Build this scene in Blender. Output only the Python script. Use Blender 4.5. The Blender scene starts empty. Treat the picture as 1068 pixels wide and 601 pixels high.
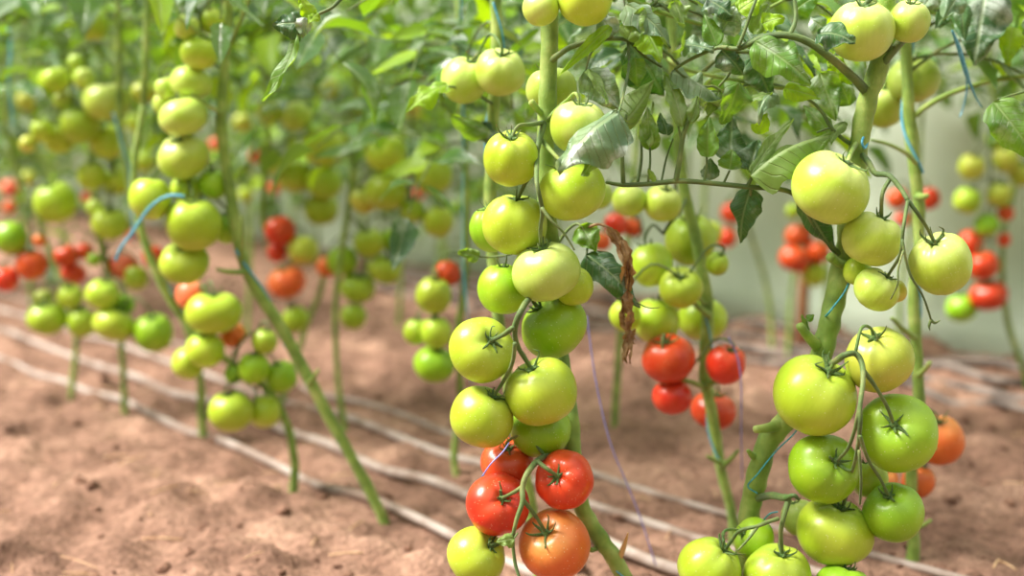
import bpy, bmesh, math, random
from math import sin, cos, pi, sqrt, exp
from mathutils import Vector as V, Quaternion, Matrix, noise

C = bpy.context.scene.collection
W, H, LENS = 1068.0, 601.0, 50.0
F = LENS / 36.0 * W
CAMZ = 0.57
PITCH = math.atan(200.5 / F)
FWD = V((0, cos(PITCH), -sin(PITCH)))
UP = V((0, sin(PITCH), cos(PITCH)))
RT = V((1, 0, 0))
CAM = V((0, 0, CAMZ))


def at(px, py, D):
    """point seen at photo pixel (px, py), D metres away along the ground axis"""
    d = FWD + RT * ((px - W / 2) / F) - UP * ((py - H / 2) / F)
    return CAM + d * (D / d.y)


def on_ground(px, py):
    d = FWD + RT * ((px - W / 2) / F) - UP * ((py - H / 2) / F)
    p = CAM + d * (-CAMZ / d.z)
    return p


def proj(p):
    q = p - CAM
    z = q.dot(FWD)
    return W / 2 + F * q.x / z, H / 2 - F * q.dot(UP) / z


def ROW(c, x):            # the rows run parallel, obliquely away to the left
    return c - 1.235 * x


# ------------------------------------------------------------------ materials
def newmat(name):
    m = bpy.data.materials.new(name)
    m.use_nodes = True
    nt = m.node_tree
    for n in list(nt.nodes):
        nt.nodes.remove(n)
    out = nt.nodes.new('ShaderNodeOutputMaterial')
    return m, nt, out


def N(nt, typ, **kw):
    n = nt.nodes.new(typ)
    for k, v in kw.items():
        if k.startswith('i_'):
            key = k[2:]
            key = int(key) if key.isdigit() else key.replace('_', ' ')
            n.inputs[key].default_value = v
        else:
            setattr(n, k, v)
    return n


def mixc(nt, fac, a, b, blend='MIX'):
    n = nt.nodes.new('ShaderNodeMix')
    n.data_type = 'RGBA'
    n.blend_type = blend
    for s, v in ((n.inputs[0], fac), (n.inputs[6], a), (n.inputs[7], b)):
        if hasattr(v, 'is_linked') or isinstance(v, bpy.types.NodeSocket):
            nt.links.new(v, s)
        else:
            s.default_value = v
    return n.outputs[2]


def rgb(r, g, b):
    f = lambda c: (c / 255 / 12.92) if c / 255 <= .04045 else ((c / 255 + .055) / 1.055) ** 2.4
    return (f(r), f(g), f(b), 1)


def ramp(nt, src, stops):
    n = nt.nodes.new('ShaderNodeValToRGB')
    e = n.color_ramp.elements
    while len(e) < len(stops):
        e.new(0.5)
    for i, (p, c) in enumerate(stops):
        e[i].position = p
        e[i].color = c
    nt.links.new(src, n.inputs[0])
    return n.outputs[0]


def tomato_mat(name, shoulder, body, tip, patch=None, patchamt=0.5, sss=0.18, rough=0.34):
    m, nt, out = newmat(name)
    L = nt.links
    tc = N(nt, 'ShaderNodeTexCoord')
    sep = N(nt, 'ShaderNodeSeparateXYZ')
    L.new(tc.outputs['Object'], sep.inputs[0])
    info = N(nt, 'ShaderNodeObjectInfo')
    mr = N(nt, 'ShaderNodeMapRange')
    mr.inputs[1].default_value = -1
    mr.inputs[2].default_value = 1
    L.new(sep.outputs[2], mr.inputs[0])
    no = N(nt, 'ShaderNodeTexNoise', noise_dimensions='4D')
    no.inputs['Scale'].default_value = 1.6
    L.new(tc.outputs['Object'], no.inputs['Vector'])
    mu = N(nt, 'ShaderNodeMath', operation='MULTIPLY', i_1=40.0)
    L.new(info.outputs['Random'], mu.inputs[0])
    L.new(mu.outputs[0], no.inputs['W'])
    ad = N(nt, 'ShaderNodeMath', operation='MULTIPLY_ADD', i_1=0.25, i_2=-0.12)
    L.new(no.outputs['Fac'], ad.inputs[0])
    sm = N(nt, 'ShaderNodeMath', operation='ADD')
    L.new(mr.outputs[0], sm.inputs[0])
    L.new(ad.outputs[0], sm.inputs[1])
    col = ramp(nt, sm.outputs[0], [(0.02, tip), (0.35, body), (0.72, body), (0.97, shoulder)])
    # fine meridian streaks
    mp = N(nt, 'ShaderNodeMapping')
    mp.inputs['Scale'].default_value = (7, 7, .6)
    L.new(tc.outputs['Object'], mp.inputs[0])
    st = N(nt, 'ShaderNodeTexNoise', i_Scale=1.6, i_Detail=3.0)
    L.new(mp.outputs[0], st.inputs['Vector'])
    stc = ramp(nt, st.outputs['Fac'], [(.36, (.95, .96, .93, 1)), (.7, (1.04, 1.03, 1.08, 1))])
    col = mixc(nt, 1.0, col, stc, 'MULTIPLY')
    if patch:
        pn = N(nt, 'ShaderNodeTexNoise', noise_dimensions='4D', i_Scale=.9, i_Detail=1.0)
        L.new(tc.outputs['Object'], pn.inputs['Vector'])
        L.new(mu.outputs[0], pn.inputs['W'])
        pf = ramp(nt, pn.outputs['Fac'], [(.42, (0, 0, 0, 1)), (.68, (patchamt,) * 3 + (1,))])
        col = mixc(nt, pf, col, patch)
    # object-to-object variation
    hs = N(nt, 'ShaderNodeHueSaturation')
    mh = N(nt, 'ShaderNodeMapRange', i_3=.501, i_4=.516)
    L.new(info.outputs['Random'], mh.inputs[0])
    L.new(mh.outputs[0], hs.inputs['Hue'])
    m2 = N(nt, 'ShaderNodeMath', operation='MULTIPLY', i_1=7.13)
    L.new(info.outputs['Random'], m2.inputs[0])
    fr = N(nt, 'ShaderNodeMath', operation='FRACT')
    L.new(m2.outputs[0], fr.inputs[0])
    mv = N(nt, 'ShaderNodeMapRange', i_3=.88, i_4=1.1)
    L.new(fr.outputs[0], mv.inputs[0])
    L.new(mv.outputs[0], hs.inputs['Value'])
    L.new(col, hs.inputs['Color'])
    # pale dried spray specks
    vo = N(nt, 'ShaderNodeTexVoronoi', i_Scale=13.0)
    L.new(tc.outputs['Object'], vo.inputs['Vector'])
    vf = ramp(nt, vo.outputs['Distance'], [(.10, (.7, .7, .7, 1)), (.2, (0, 0, 0, 1))])
    gate = N(nt, 'ShaderNodeSeparateColor')
    L.new(vo.outputs['Color'], gate.inputs[0])
    gt = N(nt, 'ShaderNodeMath', operation='GREATER_THAN', i_1=.68)
    L.new(gate.outputs[0], gt.inputs[0])
    gm = N(nt, 'ShaderNodeMath', operation='MULTIPLY')
    L.new(vf, gm.inputs[0])
    L.new(gt.outputs[0], gm.inputs[1])
    base = mixc(nt, gm.outputs[0], hs.outputs[0], (.75, .78, .5, 1))
    p = N(nt, 'ShaderNodeBsdfPrincipled')
    L.new(base, p.inputs['Base Color'])
    p.inputs['Roughness'].default_value = rough
    p.inputs['Specular IOR Level'].default_value = .45
    p.inputs['Subsurface Weight'].default_value = sss
    p.inputs['Subsurface Radius'].default_value = (.6, .5, .15)
    p.inputs['Subsurface Scale'].default_value = .012
    bp = N(nt, 'ShaderNodeBump', i_Strength=.12, i_Distance=.02)
    L.new(vf, bp.inputs['Height'])
    L.new(bp.outputs[0], p.inputs['Normal'])
    L.new(p.outputs[0], out.inputs[0])
    return m


M = {}
M['g'] = tomato_mat('green_fruit', rgb(176, 200, 70), rgb(170, 194, 42), rgb(196, 208, 84), rgb(200, 208, 78), .45)
M['p'] = tomato_mat('pale_fruit', rgb(206, 218, 122), rgb(178, 200, 66), rgb(192, 210, 92), rgb(216, 224, 140), .4)
M['d'] = tomato_mat('deep_green_fruit', rgb(140, 176, 48), rgb(142, 184, 24), rgb(178, 202, 60), rgb(176, 204, 50), .5)
M['y'] = tomato_mat('breaking_fruit', rgb(196, 208, 92), rgb(186, 198, 66), rgb(206, 190, 92), rgb(208, 186, 88), .5)
M['o'] = tomato_mat('orange_fruit', rgb(232, 146, 80), rgb(230, 106, 52), rgb(232, 96, 50), rgb(224, 76, 46), .5, sss=.12)
M['r'] = tomato_mat('red_fruit', rgb(214, 58, 34), rgb(208, 40, 26), rgb(214, 52, 34), rgb(226, 96, 56), .4, sss=.1, rough=.3)
M['k'] = tomato_mat('pink_fruit', rgb(236, 120, 100), rgb(228, 74, 64), rgb(226, 70, 62), rgb(236, 170, 130), .5)


def stem_mat(name, c1, c2, c3):
    m, nt, out = newmat(name)
    L = nt.links
    tc = N(nt, 'ShaderNodeTexCoord')
    no = N(nt, 'ShaderNodeTexNoise', i_Scale=38.0, i_Detail=4.0)
    L.new(tc.outputs['Object'], no.inputs['Vector'])
    col = ramp(nt, no.outputs['Fac'], [(.3, c1), (.52, c2), (.74, c3)])
    n2 = N(nt, 'ShaderNodeTexNoise', i_Scale=900.0, i_Detail=2.0)
    L.new(tc.outputs['Object'], n2.inputs['Vector'])
    bp = N(nt, 'ShaderNodeBump', i_Strength=.5, i_Distance=.0015)
    L.new(n2.outputs['Fac'], bp.inputs['Height'])
    p = N(nt, 'ShaderNodeBsdfPrincipled', i_Roughness=.6)
    p.inputs['Subsurface Weight'].default_value = .15
    p.inputs['Subsurface Scale'].default_value = .004
    p.inputs['Sheen Weight'].default_value = .12      # fine hairs
    L.new(col, p.inputs['Base Color'])
    L.new(bp.outputs[0], p.inputs['Normal'])
    L.new(p.outputs[0], out.inputs[0])
    return m


M['stem'] = stem_mat('stem_skin', rgb(96, 126, 44), rgb(130, 158, 64), rgb(172, 188, 104))
M['stalk'] = stem_mat('stalk_skin', rgb(58, 84, 34), rgb(86, 110, 48), rgb(128, 138, 78))
M['calyx'] = stem_mat('calyx_skin', rgb(52, 84, 28), rgb(78, 112, 40), rgb(120, 146, 70))
M['drystub'] = stem_mat('dried_stub', rgb(176, 120, 60), rgb(206, 160, 92), rgb(220, 190, 130))


def leaf_mat(name, top, topl, under, trans, dust_glint=.25, tw=.42, gloss=.46):
    m, nt, out = newmat(name)
    L = nt.links
    uv = N(nt, 'ShaderNodeUVMap', uv_map='UVMap')
    sp = N(nt, 'ShaderNodeSeparateXYZ')
    L.new(uv.outputs[0], sp.inputs[0])
    # |u| distance from the midrib, side veins run forward from it
    au = N(nt, 'ShaderNodeMath', operation='ABSOLUTE')
    L.new(sp.outputs[0], au.inputs[0])
    a1 = N(nt, 'ShaderNodeMath', operation='MULTIPLY_ADD', i_1=-2.6)
    v9 = N(nt, 'ShaderNodeMath', operation='MULTIPLY', i_1=9.0)
    L.new(sp.outputs[1], v9.inputs[0])
    L.new(au.outputs[0], a1.inputs[0])
    L.new(v9.outputs[0], a1.inputs[2])
    fr = N(nt, 'ShaderNodeMath', operation='PINGPONG', i_1=.5)
    L.new(a1.outputs[0], fr.inputs[0])
    vein = ramp(nt, fr.outputs[0], [(.0, (1, 1, 1, 1)), (.09, (0, 0, 0, 1))])
    mid = ramp(nt, au.outputs[0], [(.03, (1, 1, 1, 1)), (.09, (0, 0, 0, 1))])
    vm = N(nt, 'ShaderNodeMath', operation='MAXIMUM')
    L.new(vein, vm.inputs[0])
    L.new(mid, vm.inputs[1])
    tc = N(nt, 'ShaderNodeTexCoord')
    no = N(nt, 'ShaderNodeTexNoise', i_Scale=24.0, i_Detail=3.0)
    L.new(tc.outputs['Object'], no.inputs['Vector'])
    col = ramp(nt, no.outputs['Fac'], [(.35, top), (.65, topl)])
    vs = N(nt, 'ShaderNodeMath', operation='MULTIPLY', i_1=.35)
    L.new(vm.outputs[0], vs.inputs[0])
    col = mixc(nt, vs.outputs[0], col, (.42, .52, .24, 1))
    nd = N(nt, 'ShaderNodeTexNoise', i_Scale=30.0, i_Detail=6.0, i_Roughness=.65)
    L.new(tc.outputs['Object'], nd.inputs['Vector'])
    df = ramp(nt, nd.outputs['Fac'], [(.52, (0, 0, 0, 1)), (.66, (dust_glint,) * 3 + (1,))])
    col = mixc(nt, df, col, (.70, .76, .68, 1))  # pale spray residue, its colour kept bright to paint in glints too
    geo = N(nt, 'ShaderNodeNewGeometry')
    col = mixc(nt, geo.outputs['Backfacing'], col, under)
    bh = N(nt, 'ShaderNodeMath', operation='ADD')
    L.new(vm.outputs[0], bh.inputs[0])
    L.new(nd.outputs['Fac'], bh.inputs[1])
    bp = N(nt, 'ShaderNodeBump', i_Strength=.7, i_Distance=.0016)
    bp.invert = True
    L.new(bh.outputs[0], bp.inputs['Height'])
    p = N(nt, 'ShaderNodeBsdfPrincipled', i_Roughness=.42)
    p.inputs['Specular IOR Level'].default_value = .55
    p.inputs['Roughness'].default_value = gloss
    L.new(col, p.inputs['Base Color'])
    L.new(bp.outputs[0], p.inputs['Normal'])
    t = N(nt, 'ShaderNodeBsdfTranslucent')
    tv = mixc(nt, vs.outputs[0], trans, (trans[0] * .85, trans[1] * .85, trans[2] * .85, 1))
    L.new(tv, t.inputs[0])
    mx = N(nt, 'ShaderNodeMixShader', i_0=tw)
    L.new(p.outputs[0], mx.inputs[1])
    L.new(t.outputs[0], mx.inputs[2])
    L.new(mx.outputs[0], out.inputs[0])
    return m


M['leaf'] = leaf_mat('leaf_back_shaded', rgb(40, 80, 38), rgb(78, 120, 44), rgb(116, 148, 74), rgb(140, 190, 20), .35, .36)  # rear leaves: shade in the foliage put into a darker leaf colour
M['leafbg'] = M['leaf']
M['leaf'] = leaf_mat('leaf_near_lit', rgb(62, 106, 46), rgb(106, 146, 60), rgb(140, 170, 92), rgb(160, 205, 30), .5, .38)  # same leaf for the near plants, coloured lighter as if in stronger sun
M['leafgloss'] = leaf_mat('leaf_glossy', rgb(44, 86, 40), rgb(84, 126, 50), rgb(120, 150, 80), rgb(140, 190, 20), .3, .25, .2)
M['leafdark'] = leaf_mat('leaf_dark', rgb(40, 76, 46), rgb(70, 108, 58), rgb(104, 136, 82), rgb(100, 156, 30), .5, .22)
M['leafdust'] = leaf_mat('leaf_dusty', rgb(84, 118, 88), rgb(126, 150, 110), rgb(150, 172, 118), rgb(150, 185, 60), .8, .25)
M['leafyoung'] = leaf_mat('leaf_young', rgb(120, 166, 28), rgb(160, 198, 40), rgb(160, 192, 60), rgb(180, 220, 10), .05, .45)
M['leafunder'] = leaf_mat('leaf_hairy', rgb(100, 132, 60), rgb(134, 160, 84), rgb(140, 166, 92), rgb(150, 190, 40), .15, .35)


def simple(name, c, rough=.6, c2=None, scale=60, bump=0, trans=None):
    m, nt, out = newmat(name)
    L = nt.links
    p = N(nt, 'ShaderNodeBsdfPrincipled', i_Roughness=rough)
    p.inputs['Base Color'].default_value = c
    tc = N(nt, 'ShaderNodeTexCoord')
    if c2:
        no = N(nt, 'ShaderNodeTexNoise', i_Scale=scale, i_Detail=5.0, i_Roughness=.6)
        L.new(tc.outputs['Object'], no.inputs['Vector'])
        L.new(ramp(nt, no.outputs['Fac'], [(.42, c), (.6, c2)]), p.inputs['Base Color'])
        if bump:
            bp = N(nt, 'ShaderNodeBump', i_Strength=bump, i_Distance=.003)
            L.new(no.outputs['Fac'], bp.inputs['Height'])
            L.new(bp.outputs[0], p.inputs['Normal'])
    if trans:
        t = N(nt, 'ShaderNodeBsdfTranslucent')
        t.inputs[0].default_value = trans
        mx = N(nt, 'ShaderNodeMixShader', i_0=.5)
        L.new(p.outputs[0], mx.inputs[1])
        L.new(t.outputs[0], mx.inputs[2])
        L.new(mx.outputs[0], out.inputs[0])
    else:
        L.new(p.outputs[0], out.inputs[0])
    return m


M['hose'] = simple('drip_hose_plastic', rgb(168, 154, 146), .65, rgb(128, 108, 96), 14, .3)
M['hosedark'] = simple('grey_hose_plastic', rgb(126, 112, 104), .6, rgb(72, 60, 54), 16, .2)
M['twine'] = simple('blue_twine', rgb(60, 150, 190), .5, rgb(110, 185, 210), 300)
M['teal'] = simple('teal_twine', rgb(20, 120, 140), .5, rgb(60, 160, 170), 300)
M['violet'] = simple('violet_thread', rgb(126, 124, 196), .5, rgb(150, 150, 205), 300)
M['brown'] = simple('withered_leaf', rgb(132, 100, 66), .8, rgb(206, 178, 138), 90, .6, rgb(170, 120, 60))
M['wood'] = simple('stake_wood', rgb(150, 98, 66), .8, rgb(176, 128, 92), 40, .3)
M['straw'] = simple('straw_bits', rgb(214, 180, 140), .8, rgb(170, 130, 92), 60)
M['film'] = simple('greenhouse_film', rgb(226, 234, 220), .35, rgb(208, 218, 204), 3.5, 0, rgb(226, 236, 220))


def soil_mat(name, dark=False):
    m, nt, out = newmat(name)
    L = nt.links
    tc = N(nt, 'ShaderNodeTexCoord')
    a = N(nt, 'ShaderNodeTexNoise', i_Scale=5.5, i_Detail=8.0, i_Roughness=.68)
    b = N(nt, 'ShaderNodeTexNoise', i_Scale=70.0, i_Detail=8.0, i_Roughness=.7)
    L.new(tc.outputs['Object'], a.inputs['Vector'])
    L.new(tc.outputs['Object'], b.inputs['Vector'])
    c = ramp(nt, a.outputs['Fac'], [(.30, rgb(94, 70, 57)), (.5, rgb(144, 111, 95)), (.70, rgb(182, 146, 126))])
    c2 = ramp(nt, b.outputs['Fac'], [(.32, (.5, .46, .43, 1)), (.5, (1, 1, 1, 1)), (.70, (1.4, 1.38, 1.35, 1))])
    c = mixc(nt, .95, c, c2, 'MULTIPLY')
    if dark:
        c = mixc(nt, 1.0, c, (.82, .78, .76, 1), 'MULTIPLY')
    vo = N(nt, 'ShaderNodeTexVoronoi', i_Scale=120.0)
    L.new(tc.outputs['Object'], vo.inputs['Vector'])
    mul = N(nt, 'ShaderNodeMath', operation='MULTIPLY_ADD', i_1=-.5)
    L.new(vo.outputs['Distance'], mul.inputs[0])
    L.new(b.outputs['Fac'], mul.inputs[2])
    bp = N(nt, 'ShaderNodeBump', i_Strength=.9, i_Distance=.008)
    L.new(mul.outputs[0], bp.inputs['Height'])
    p = N(nt, 'ShaderNodeBsdfPrincipled', i_Roughness=.95)
    p.inputs['Specular IOR Level'].default_value = .15
    L.new(c, p.inputs['Base Color'])
    L.new(bp.outputs[0], p.inputs['Normal'])
    L.new(p.outputs[0], out.inputs[0])
    return m


M['soil'] = soil_mat('bare_soil')
M['clod'] = soil_mat('soil_clod', True)


# ------------------------------------------------------------------ helpers
def link(name, me, mat=None, parent=None, smooth=True):
    o = bpy.data.objects.new(name, me)
    C.objects.link(o)
    if mat is not None:
        for mm in (mat if isinstance(mat, (list, tuple)) else [mat]):
            me.materials.append(mm)
    if smooth:
        me.polygons.foreach_set('use_smooth', [True] * len(me.polygons))
    if parent:
        o.parent = parent
        o.matrix_parent_inverse = Matrix.Translation(-parent.location)
    return o


def tag(o, label=None, cat=None, group=None, kind=None):
    for k, v in (('label', label), ('category', cat), ('group', group), ('kind', kind)):
        if v:
            o[k] = v
    return o


class MB:
    def __init__(s):
        s.v, s.f, s.uv, s.mi = [], [], [], []

    def tube(s, pts, rad, seg=8, sub=4, bump=0.0, seed=0, flat=1.0, mi=0):
        P = smooth_path(pts, sub)
        n = len(P)
        R = [rad_at(rad, i / (n - 1)) for i in range(n)]
        t0 = (P[1] - P[0]).normalized()
        nrm = t0.cross(V((0.31, 0.9, 0.2))).normalized()
        base = len(s.v)
        for i, p in enumerate(P):
            t = (P[min(i + 1, n - 1)] - P[max(i - 1, 0)]).normalized()
            nrm = (nrm - t * nrm.dot(t)).normalized()
            bi = t.cross(nrm)
            for k in range(seg):
                a = 2 * pi * k / seg
                r = R[i]
                if bump:
                    r *= 1 + bump * noise.noise(V((i * .23 + seed, k * .8, seed * 3.1)))
                s.v.append(p + nrm * (cos(a) * r) + bi * (sin(a) * r * flat))
        for i in range(n - 1):
            for k in range(seg):
                a = base + i * seg + k
                b = base + i * seg + (k + 1) % seg
                s.f.append((a, b, b + seg, a + seg))
                s.mi.append(mi)
        for e, ii in ((0, 0), (1, n - 1)):
            tip = (P[ii] - P[1] if e == 0 else P[ii] - P[-2]).normalized() * R[ii] * .6
            s.v.append(P[ii] + tip)
            c = len(s.v) - 1
            for k in range(seg):
                a = base + ii * seg + k
                b = base + ii * seg + (k + 1) % seg
                s.f.append((b, a, c) if e == 0 else (a, b, c))
                s.mi.append(mi)

    def leaflet(s, base, tip, width, nrm, fold=.35, curl=.15, teeth=.16, wav=.1, seed=0, nl=13, nw=3, mi=0, roll=0):
        d = tip - base
        L = d.length
        if L < 1e-5:
            return
        t = d / L
        nrm = (nrm - t * nrm.dot(t))
        if nrm.length < 1e-4:
            nrm = t.orthogonal()
        nrm.normalize()
        side = t.cross(nrm)
        b0 = len(s.v)
        cols = 2 * nw + 1
        for i in range(nl + 1):
            v = i / nl
            prof = (sin(pi * min(1, v ** .72 * 1.0)) ** .85) if 0 < v < 1 else 0
            prof = prof * (1 - .25 * v) + .02
            tooth = 1 + teeth * (abs(((v * 4.3 + seed * .37) % 1) - .5) * 2 - .6)
            w = width * .5 * prof * tooth
            cx = curl * L * sin(pi * v) * (1 if curl > 0 else 1)
            for j in range(cols):
                u = (j - nw) / nw
                au = abs(u)
                off = fold * w * au
                if roll:
                    off = fold * w * au - roll * w * au * au
                wave = wav * width * .5 * au * noise.noise(V((v * 4 + seed * 5.3, u * 1.5, seed)))
                lat = w * u * (1 - .25 * abs(fold) * au)
                fwd = -L * .06 * au * prof
                s.v.append(base + t * (L * v + fwd) + side * lat + nrm * (off + wave + cx))
                s.uv.append((len(s.v) - 1, u * prof, v))
        for i in range(nl):
            for j in range(cols - 1):
                a = b0 + i * cols + j
                s.f.append((a, a + 1, a + 1 + cols, a + cols))
                s.mi.append(mi)

    def mesh(s, name):
        me = bpy.data.meshes.new(name)
        me.from_pydata(s.v, [], s.f)
        uvd = {}
        for i, u, v in s.uv:
            uvd[i] = (u, v)
        ul = me.uv_layers.new(name='UVMap')
        flat = []
        for l in me.loops:
            flat.extend(uvd.get(l.vertex_index, (.5, .5)))
        ul.data.foreach_set('uv', flat)
        me.polygons.foreach_set('material_index', s.mi)
        me.update()
        return me

    def build(s, name, mat, parent=None):
        return link(name, s.mesh(name), mat, parent)


def rad_at(rad, t):
    if isinstance(rad, (int, float)):
        return rad
    n = len(rad) - 1
    x = t * n
    i = min(int(x), n - 1)
    return rad[i] + (rad[i + 1] - rad[i]) * (x - i)


def smooth_path(pts, sub=4):
    if len(pts) == 2:
        return [pts[0].lerp(pts[1], i / sub) for i in range(sub + 1)]
    P = [pts[0] * 2 - pts[1]] + list(pts) + [pts[-1] * 2 - pts[-2]]
    out = []
    for i in range(1, len(P) - 2):
        for k in range(sub):
            t = k / sub
            a, b, c, d = P[i - 1], P[i], P[i + 1], P[i + 2]
            out.append(.5 * ((2 * b) + (c - a) * t + (2 * a - 5 * b + 4 * c - d) * t * t + (3 * b - a - 3 * c + d) * t ** 3))
    out.append(pts[-1].copy())
    return out


# ------------------------------------------------------------------ fruit meshes
def fruit_mesh(seed, hi=True, double=False):
    r = random.Random(seed)
    nt_, np_ = (30, 48) if hi else (16, 24)
    n = r.choice([4, 5, 6, 7])
    amp = r.uniform(.03, .105)
    if double:
        n, amp = 2, .26
    ph = r.uniform(0, 6.28)
    ph2 = r.uniform(0, 6.28)
    vs, fs = [], []
    for i in range(nt_ + 1):
        th = pi * i / nt_
        for k in range(np_):
            a = 2 * pi * k / np_
            rr = 1 - .29 * exp(-(th / .34) ** 2) - .07 * exp(-((pi - th) / .3) ** 2)
            top = .25 + .9 * exp(-(th / .85) ** 2)
            crease = (.5 + .5 * cos(n * a + ph + .5 * sin(a + ph2))) ** (2.2 if not double else 1.2)
            rr -= amp * crease * top * sin(th) ** .5 * (1 if not double else .9)
            d = V((sin(th) * cos(a), sin(th) * sin(a), cos(th)))
            rr *= 1 + .05 * noise.noise(d * .9 + V((seed * 3.7, 0, 0)))
            p = d * rr
            # squarer shoulders
            p.z *= 1.0 + .06 * (1 - abs(p.z))
            vs.append(p)
    for i in range(nt_):
        for k in range(np_):
            a = i * np_ + k
            b = i * np_ + (k + 1) % np_
            fs.append((a, a + np_, b + np_, b))
    me = bpy.data.meshes.new('tomato')
    me.from_pydata(vs, [], fs)
    bm = bmesh.new()
    bm.from_mesh(me)
    bmesh.ops.remove_doubles(bm, verts=bm.verts, dist=1e-4)
    bmesh.ops.recalc_face_normals(bm, faces=bm.faces)
    bm.to_mesh(me)
    bm.free()
    me.polygons.foreach_set('use_smooth', [True] * len(me.polygons))
    return me


LO = {}


def get_fruit(col, hi, seed, double):
    if hi or double:
        me = fruit_mesh(seed, hi, double)
        me.materials.append(M[col])
        return me
    key = (col, seed % 5)
    if key not in LO:
        me = fruit_mesh(100 + seed % 5, False)
        me.materials.append(M[col])
        LO[key] = me
    return LO[key]


def calyx_mesh(seed, R, curl=1.0):
    r = random.Random(seed * 7 + 1)
    mb = MB()
    n = r.choice([5, 6, 6])
    ph = r.uniform(0, 6.28)
    z0 = R * .71
    for k in range(n):
        a = ph + 2 * pi * k / n + r.uniform(-.4, .4)
        ln = R * r.choice([r.uniform(.25, .42), r.uniform(.34, .6)]) * curl
        up = r.uniform(.1, 1.1)
        d = V((cos(a), sin(a), 0))
        d2 = V((cos(a + r.uniform(-.5, .5)), sin(a + r.uniform(-.5, .5)), 0))
        pts = [V((0, 0, z0)), V((0, 0, z0 + .02 * R)) + d * ln * .35 + V((0, 0, R * .08)),
               V((0, 0, z0)) + d * ln * .7 + V((0, 0, R * (.10 + .12 * up))),
               V((0, 0, z0)) + d * ln * .8 + d2 * ln * r.uniform(.1, .4) + V((0, 0, R * (.06 + .34 * up))),
               V((0, 0, z0)) + d * ln * r.uniform(.45, .9) + d2 * ln * r.uniform(.2, .5) + V((0, 0, R * (.08 + .5 * up)))]
        mb.tube(pts, [.07 * R, .062 * R, .045 * R, .03 * R, .012 * R], seg=6, sub=3, flat=.55)
    mb.tube([V((0, 0, z0 - .05 * R)), V((0, 0, z0 + .16 * R))], [.14 * R, .09 * R], seg=7, sub=2)
    return mb.mesh('calyx')


# ------------------------------------------------------------------ the crop, as read off the photograph
# fruit: (px, py, width, height, ripeness, stem-end position or None, flags, own label or None)
# clusters list fruit front to back
G = {}
G['top'] = dict(plant='A', D=1.35, where='cut by the top edge of the photo above the central stem', toms=[
    (564, 8, 38, 38, 'p', (560, -8), '', 'smaller pale green tomato of the pair at the top of the central stem'),
    (610, -1, 56, 54, 'g', (606, -24), '', 'larger green tomato of the pair at the top of the central stem')])
G['upper'] = dict(plant='A', D=1.335, where='in the upper part of the central hanging column', toms=[
    (569.5, 283, 72, 61, 'p', (562, 254), '', 'smooth pale green tomato in the middle of the sharp central column, below two stalk ends'),
    (533, 165, 59, 60, 'g', (533, 140), '', 'droplet-speckled green tomato left of the central stem with a curled green calyx on top'),
    (597, 198, 69, 62, 'g', (586, 165), '', 'green tomato with a small dark scar, right of the central stem under the grey leaf'),
    (537, 234, 66, 64, 'g', (540, 199), '', 'speckled green tomato directly under the topmost left tomato of the central column'),
    (604, 133, 60, 56, 'p', (606, 106), '', 'pale green tomato half covered by a dusty grey leaf right of the central stem'),
    (514, 238, 50, 58, 'd', None, '', 'green tomato peeping out at the left behind the speckled one in the central column'),
    (524, 301, 54, 57, 'd', None, '', 'shaded green tomato behind and left of the smooth pale one in the central column'),
    (598, 298, 42, 48, 'g', None, '', 'narrow green tomato showing at the right behind the smooth pale one'),
    (575, 93, 52, 46, 'p', None, 'b', 'pale green tomato half hidden behind the thick central stem')])
G['mid'] = dict(plant='A', D=1.335, where='in the middle of the central column', toms=[
    (565, 408, 77, 69, 'g', (549, 378), '', 'large glossy green tomato just above the red ones in the central column'),
    (577.5, 340, 72, 67, 'd', (553, 313), '', 'ribbed green tomato with faint stripes right of the forked stalk'),
    (503, 365, 69, 70, 'g', (517, 350), '', 'green tomato at the left of the central column with its calyx facing the viewer'),
    (503, 435, 68, 64, 'g', (519, 407), '', 'smooth green tomato with a tiny dark spot low at the left of the central column'),
    (564, 447, 64, 57, 'd', None, '', 'deep green tomato tucked under the large glossy one, touching the red ones')])
G['low'] = dict(plant='A', D=1.335, where='in the low ripening truss', toms=[
    (588.5, 500.5, 63, 63, 'r', (577, 491), '', 'bright red tomato with star-shaped calyx at the right of the low ripening truss'),
    (578, 568, 77, 70, 'o', (564, 547), '', 'orange speckled tomato at the bottom of the central column'),
    (519, 526, 68, 59, 'r', (526, 514), '', 'pinkish red tomato with its calyx facing the viewer at the left of the low truss'),
    (497, 580, 64, 60, 'g', (519, 563), '', 'green tomato beside the orange one at the bottom of the central column'),
    (529, 482, 56, 46, 'r', (530, 463), '', 'red tomato at the back of the low truss, crossed by a blue thread')])
G['paleback'] = dict(plant='K', D=1.56, where='behind and left of the central stem', toms=[
    (522, 75, 51, 49, 'p', (523, 56), '', 'right one of the two pale green tomatoes left of the central stem near the top'),
    (484, 83, 48, 53, 'p', (492, 60), '', 'left one of the two pale green tomatoes left of the central stem near the top')])
G['b_top'] = dict(plant='B', D=1.36, where='at the top of the right plant', toms=[
    (899, 32, 66, 62, 'p', (898, 3), '', 'large pale green tomato with a curled leaf on it, topping the right plant'),
    (948, 22, 43, 46, 'p', (949, 1), '', 'small round pale green tomato at the top right beside the larger one')])
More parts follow.
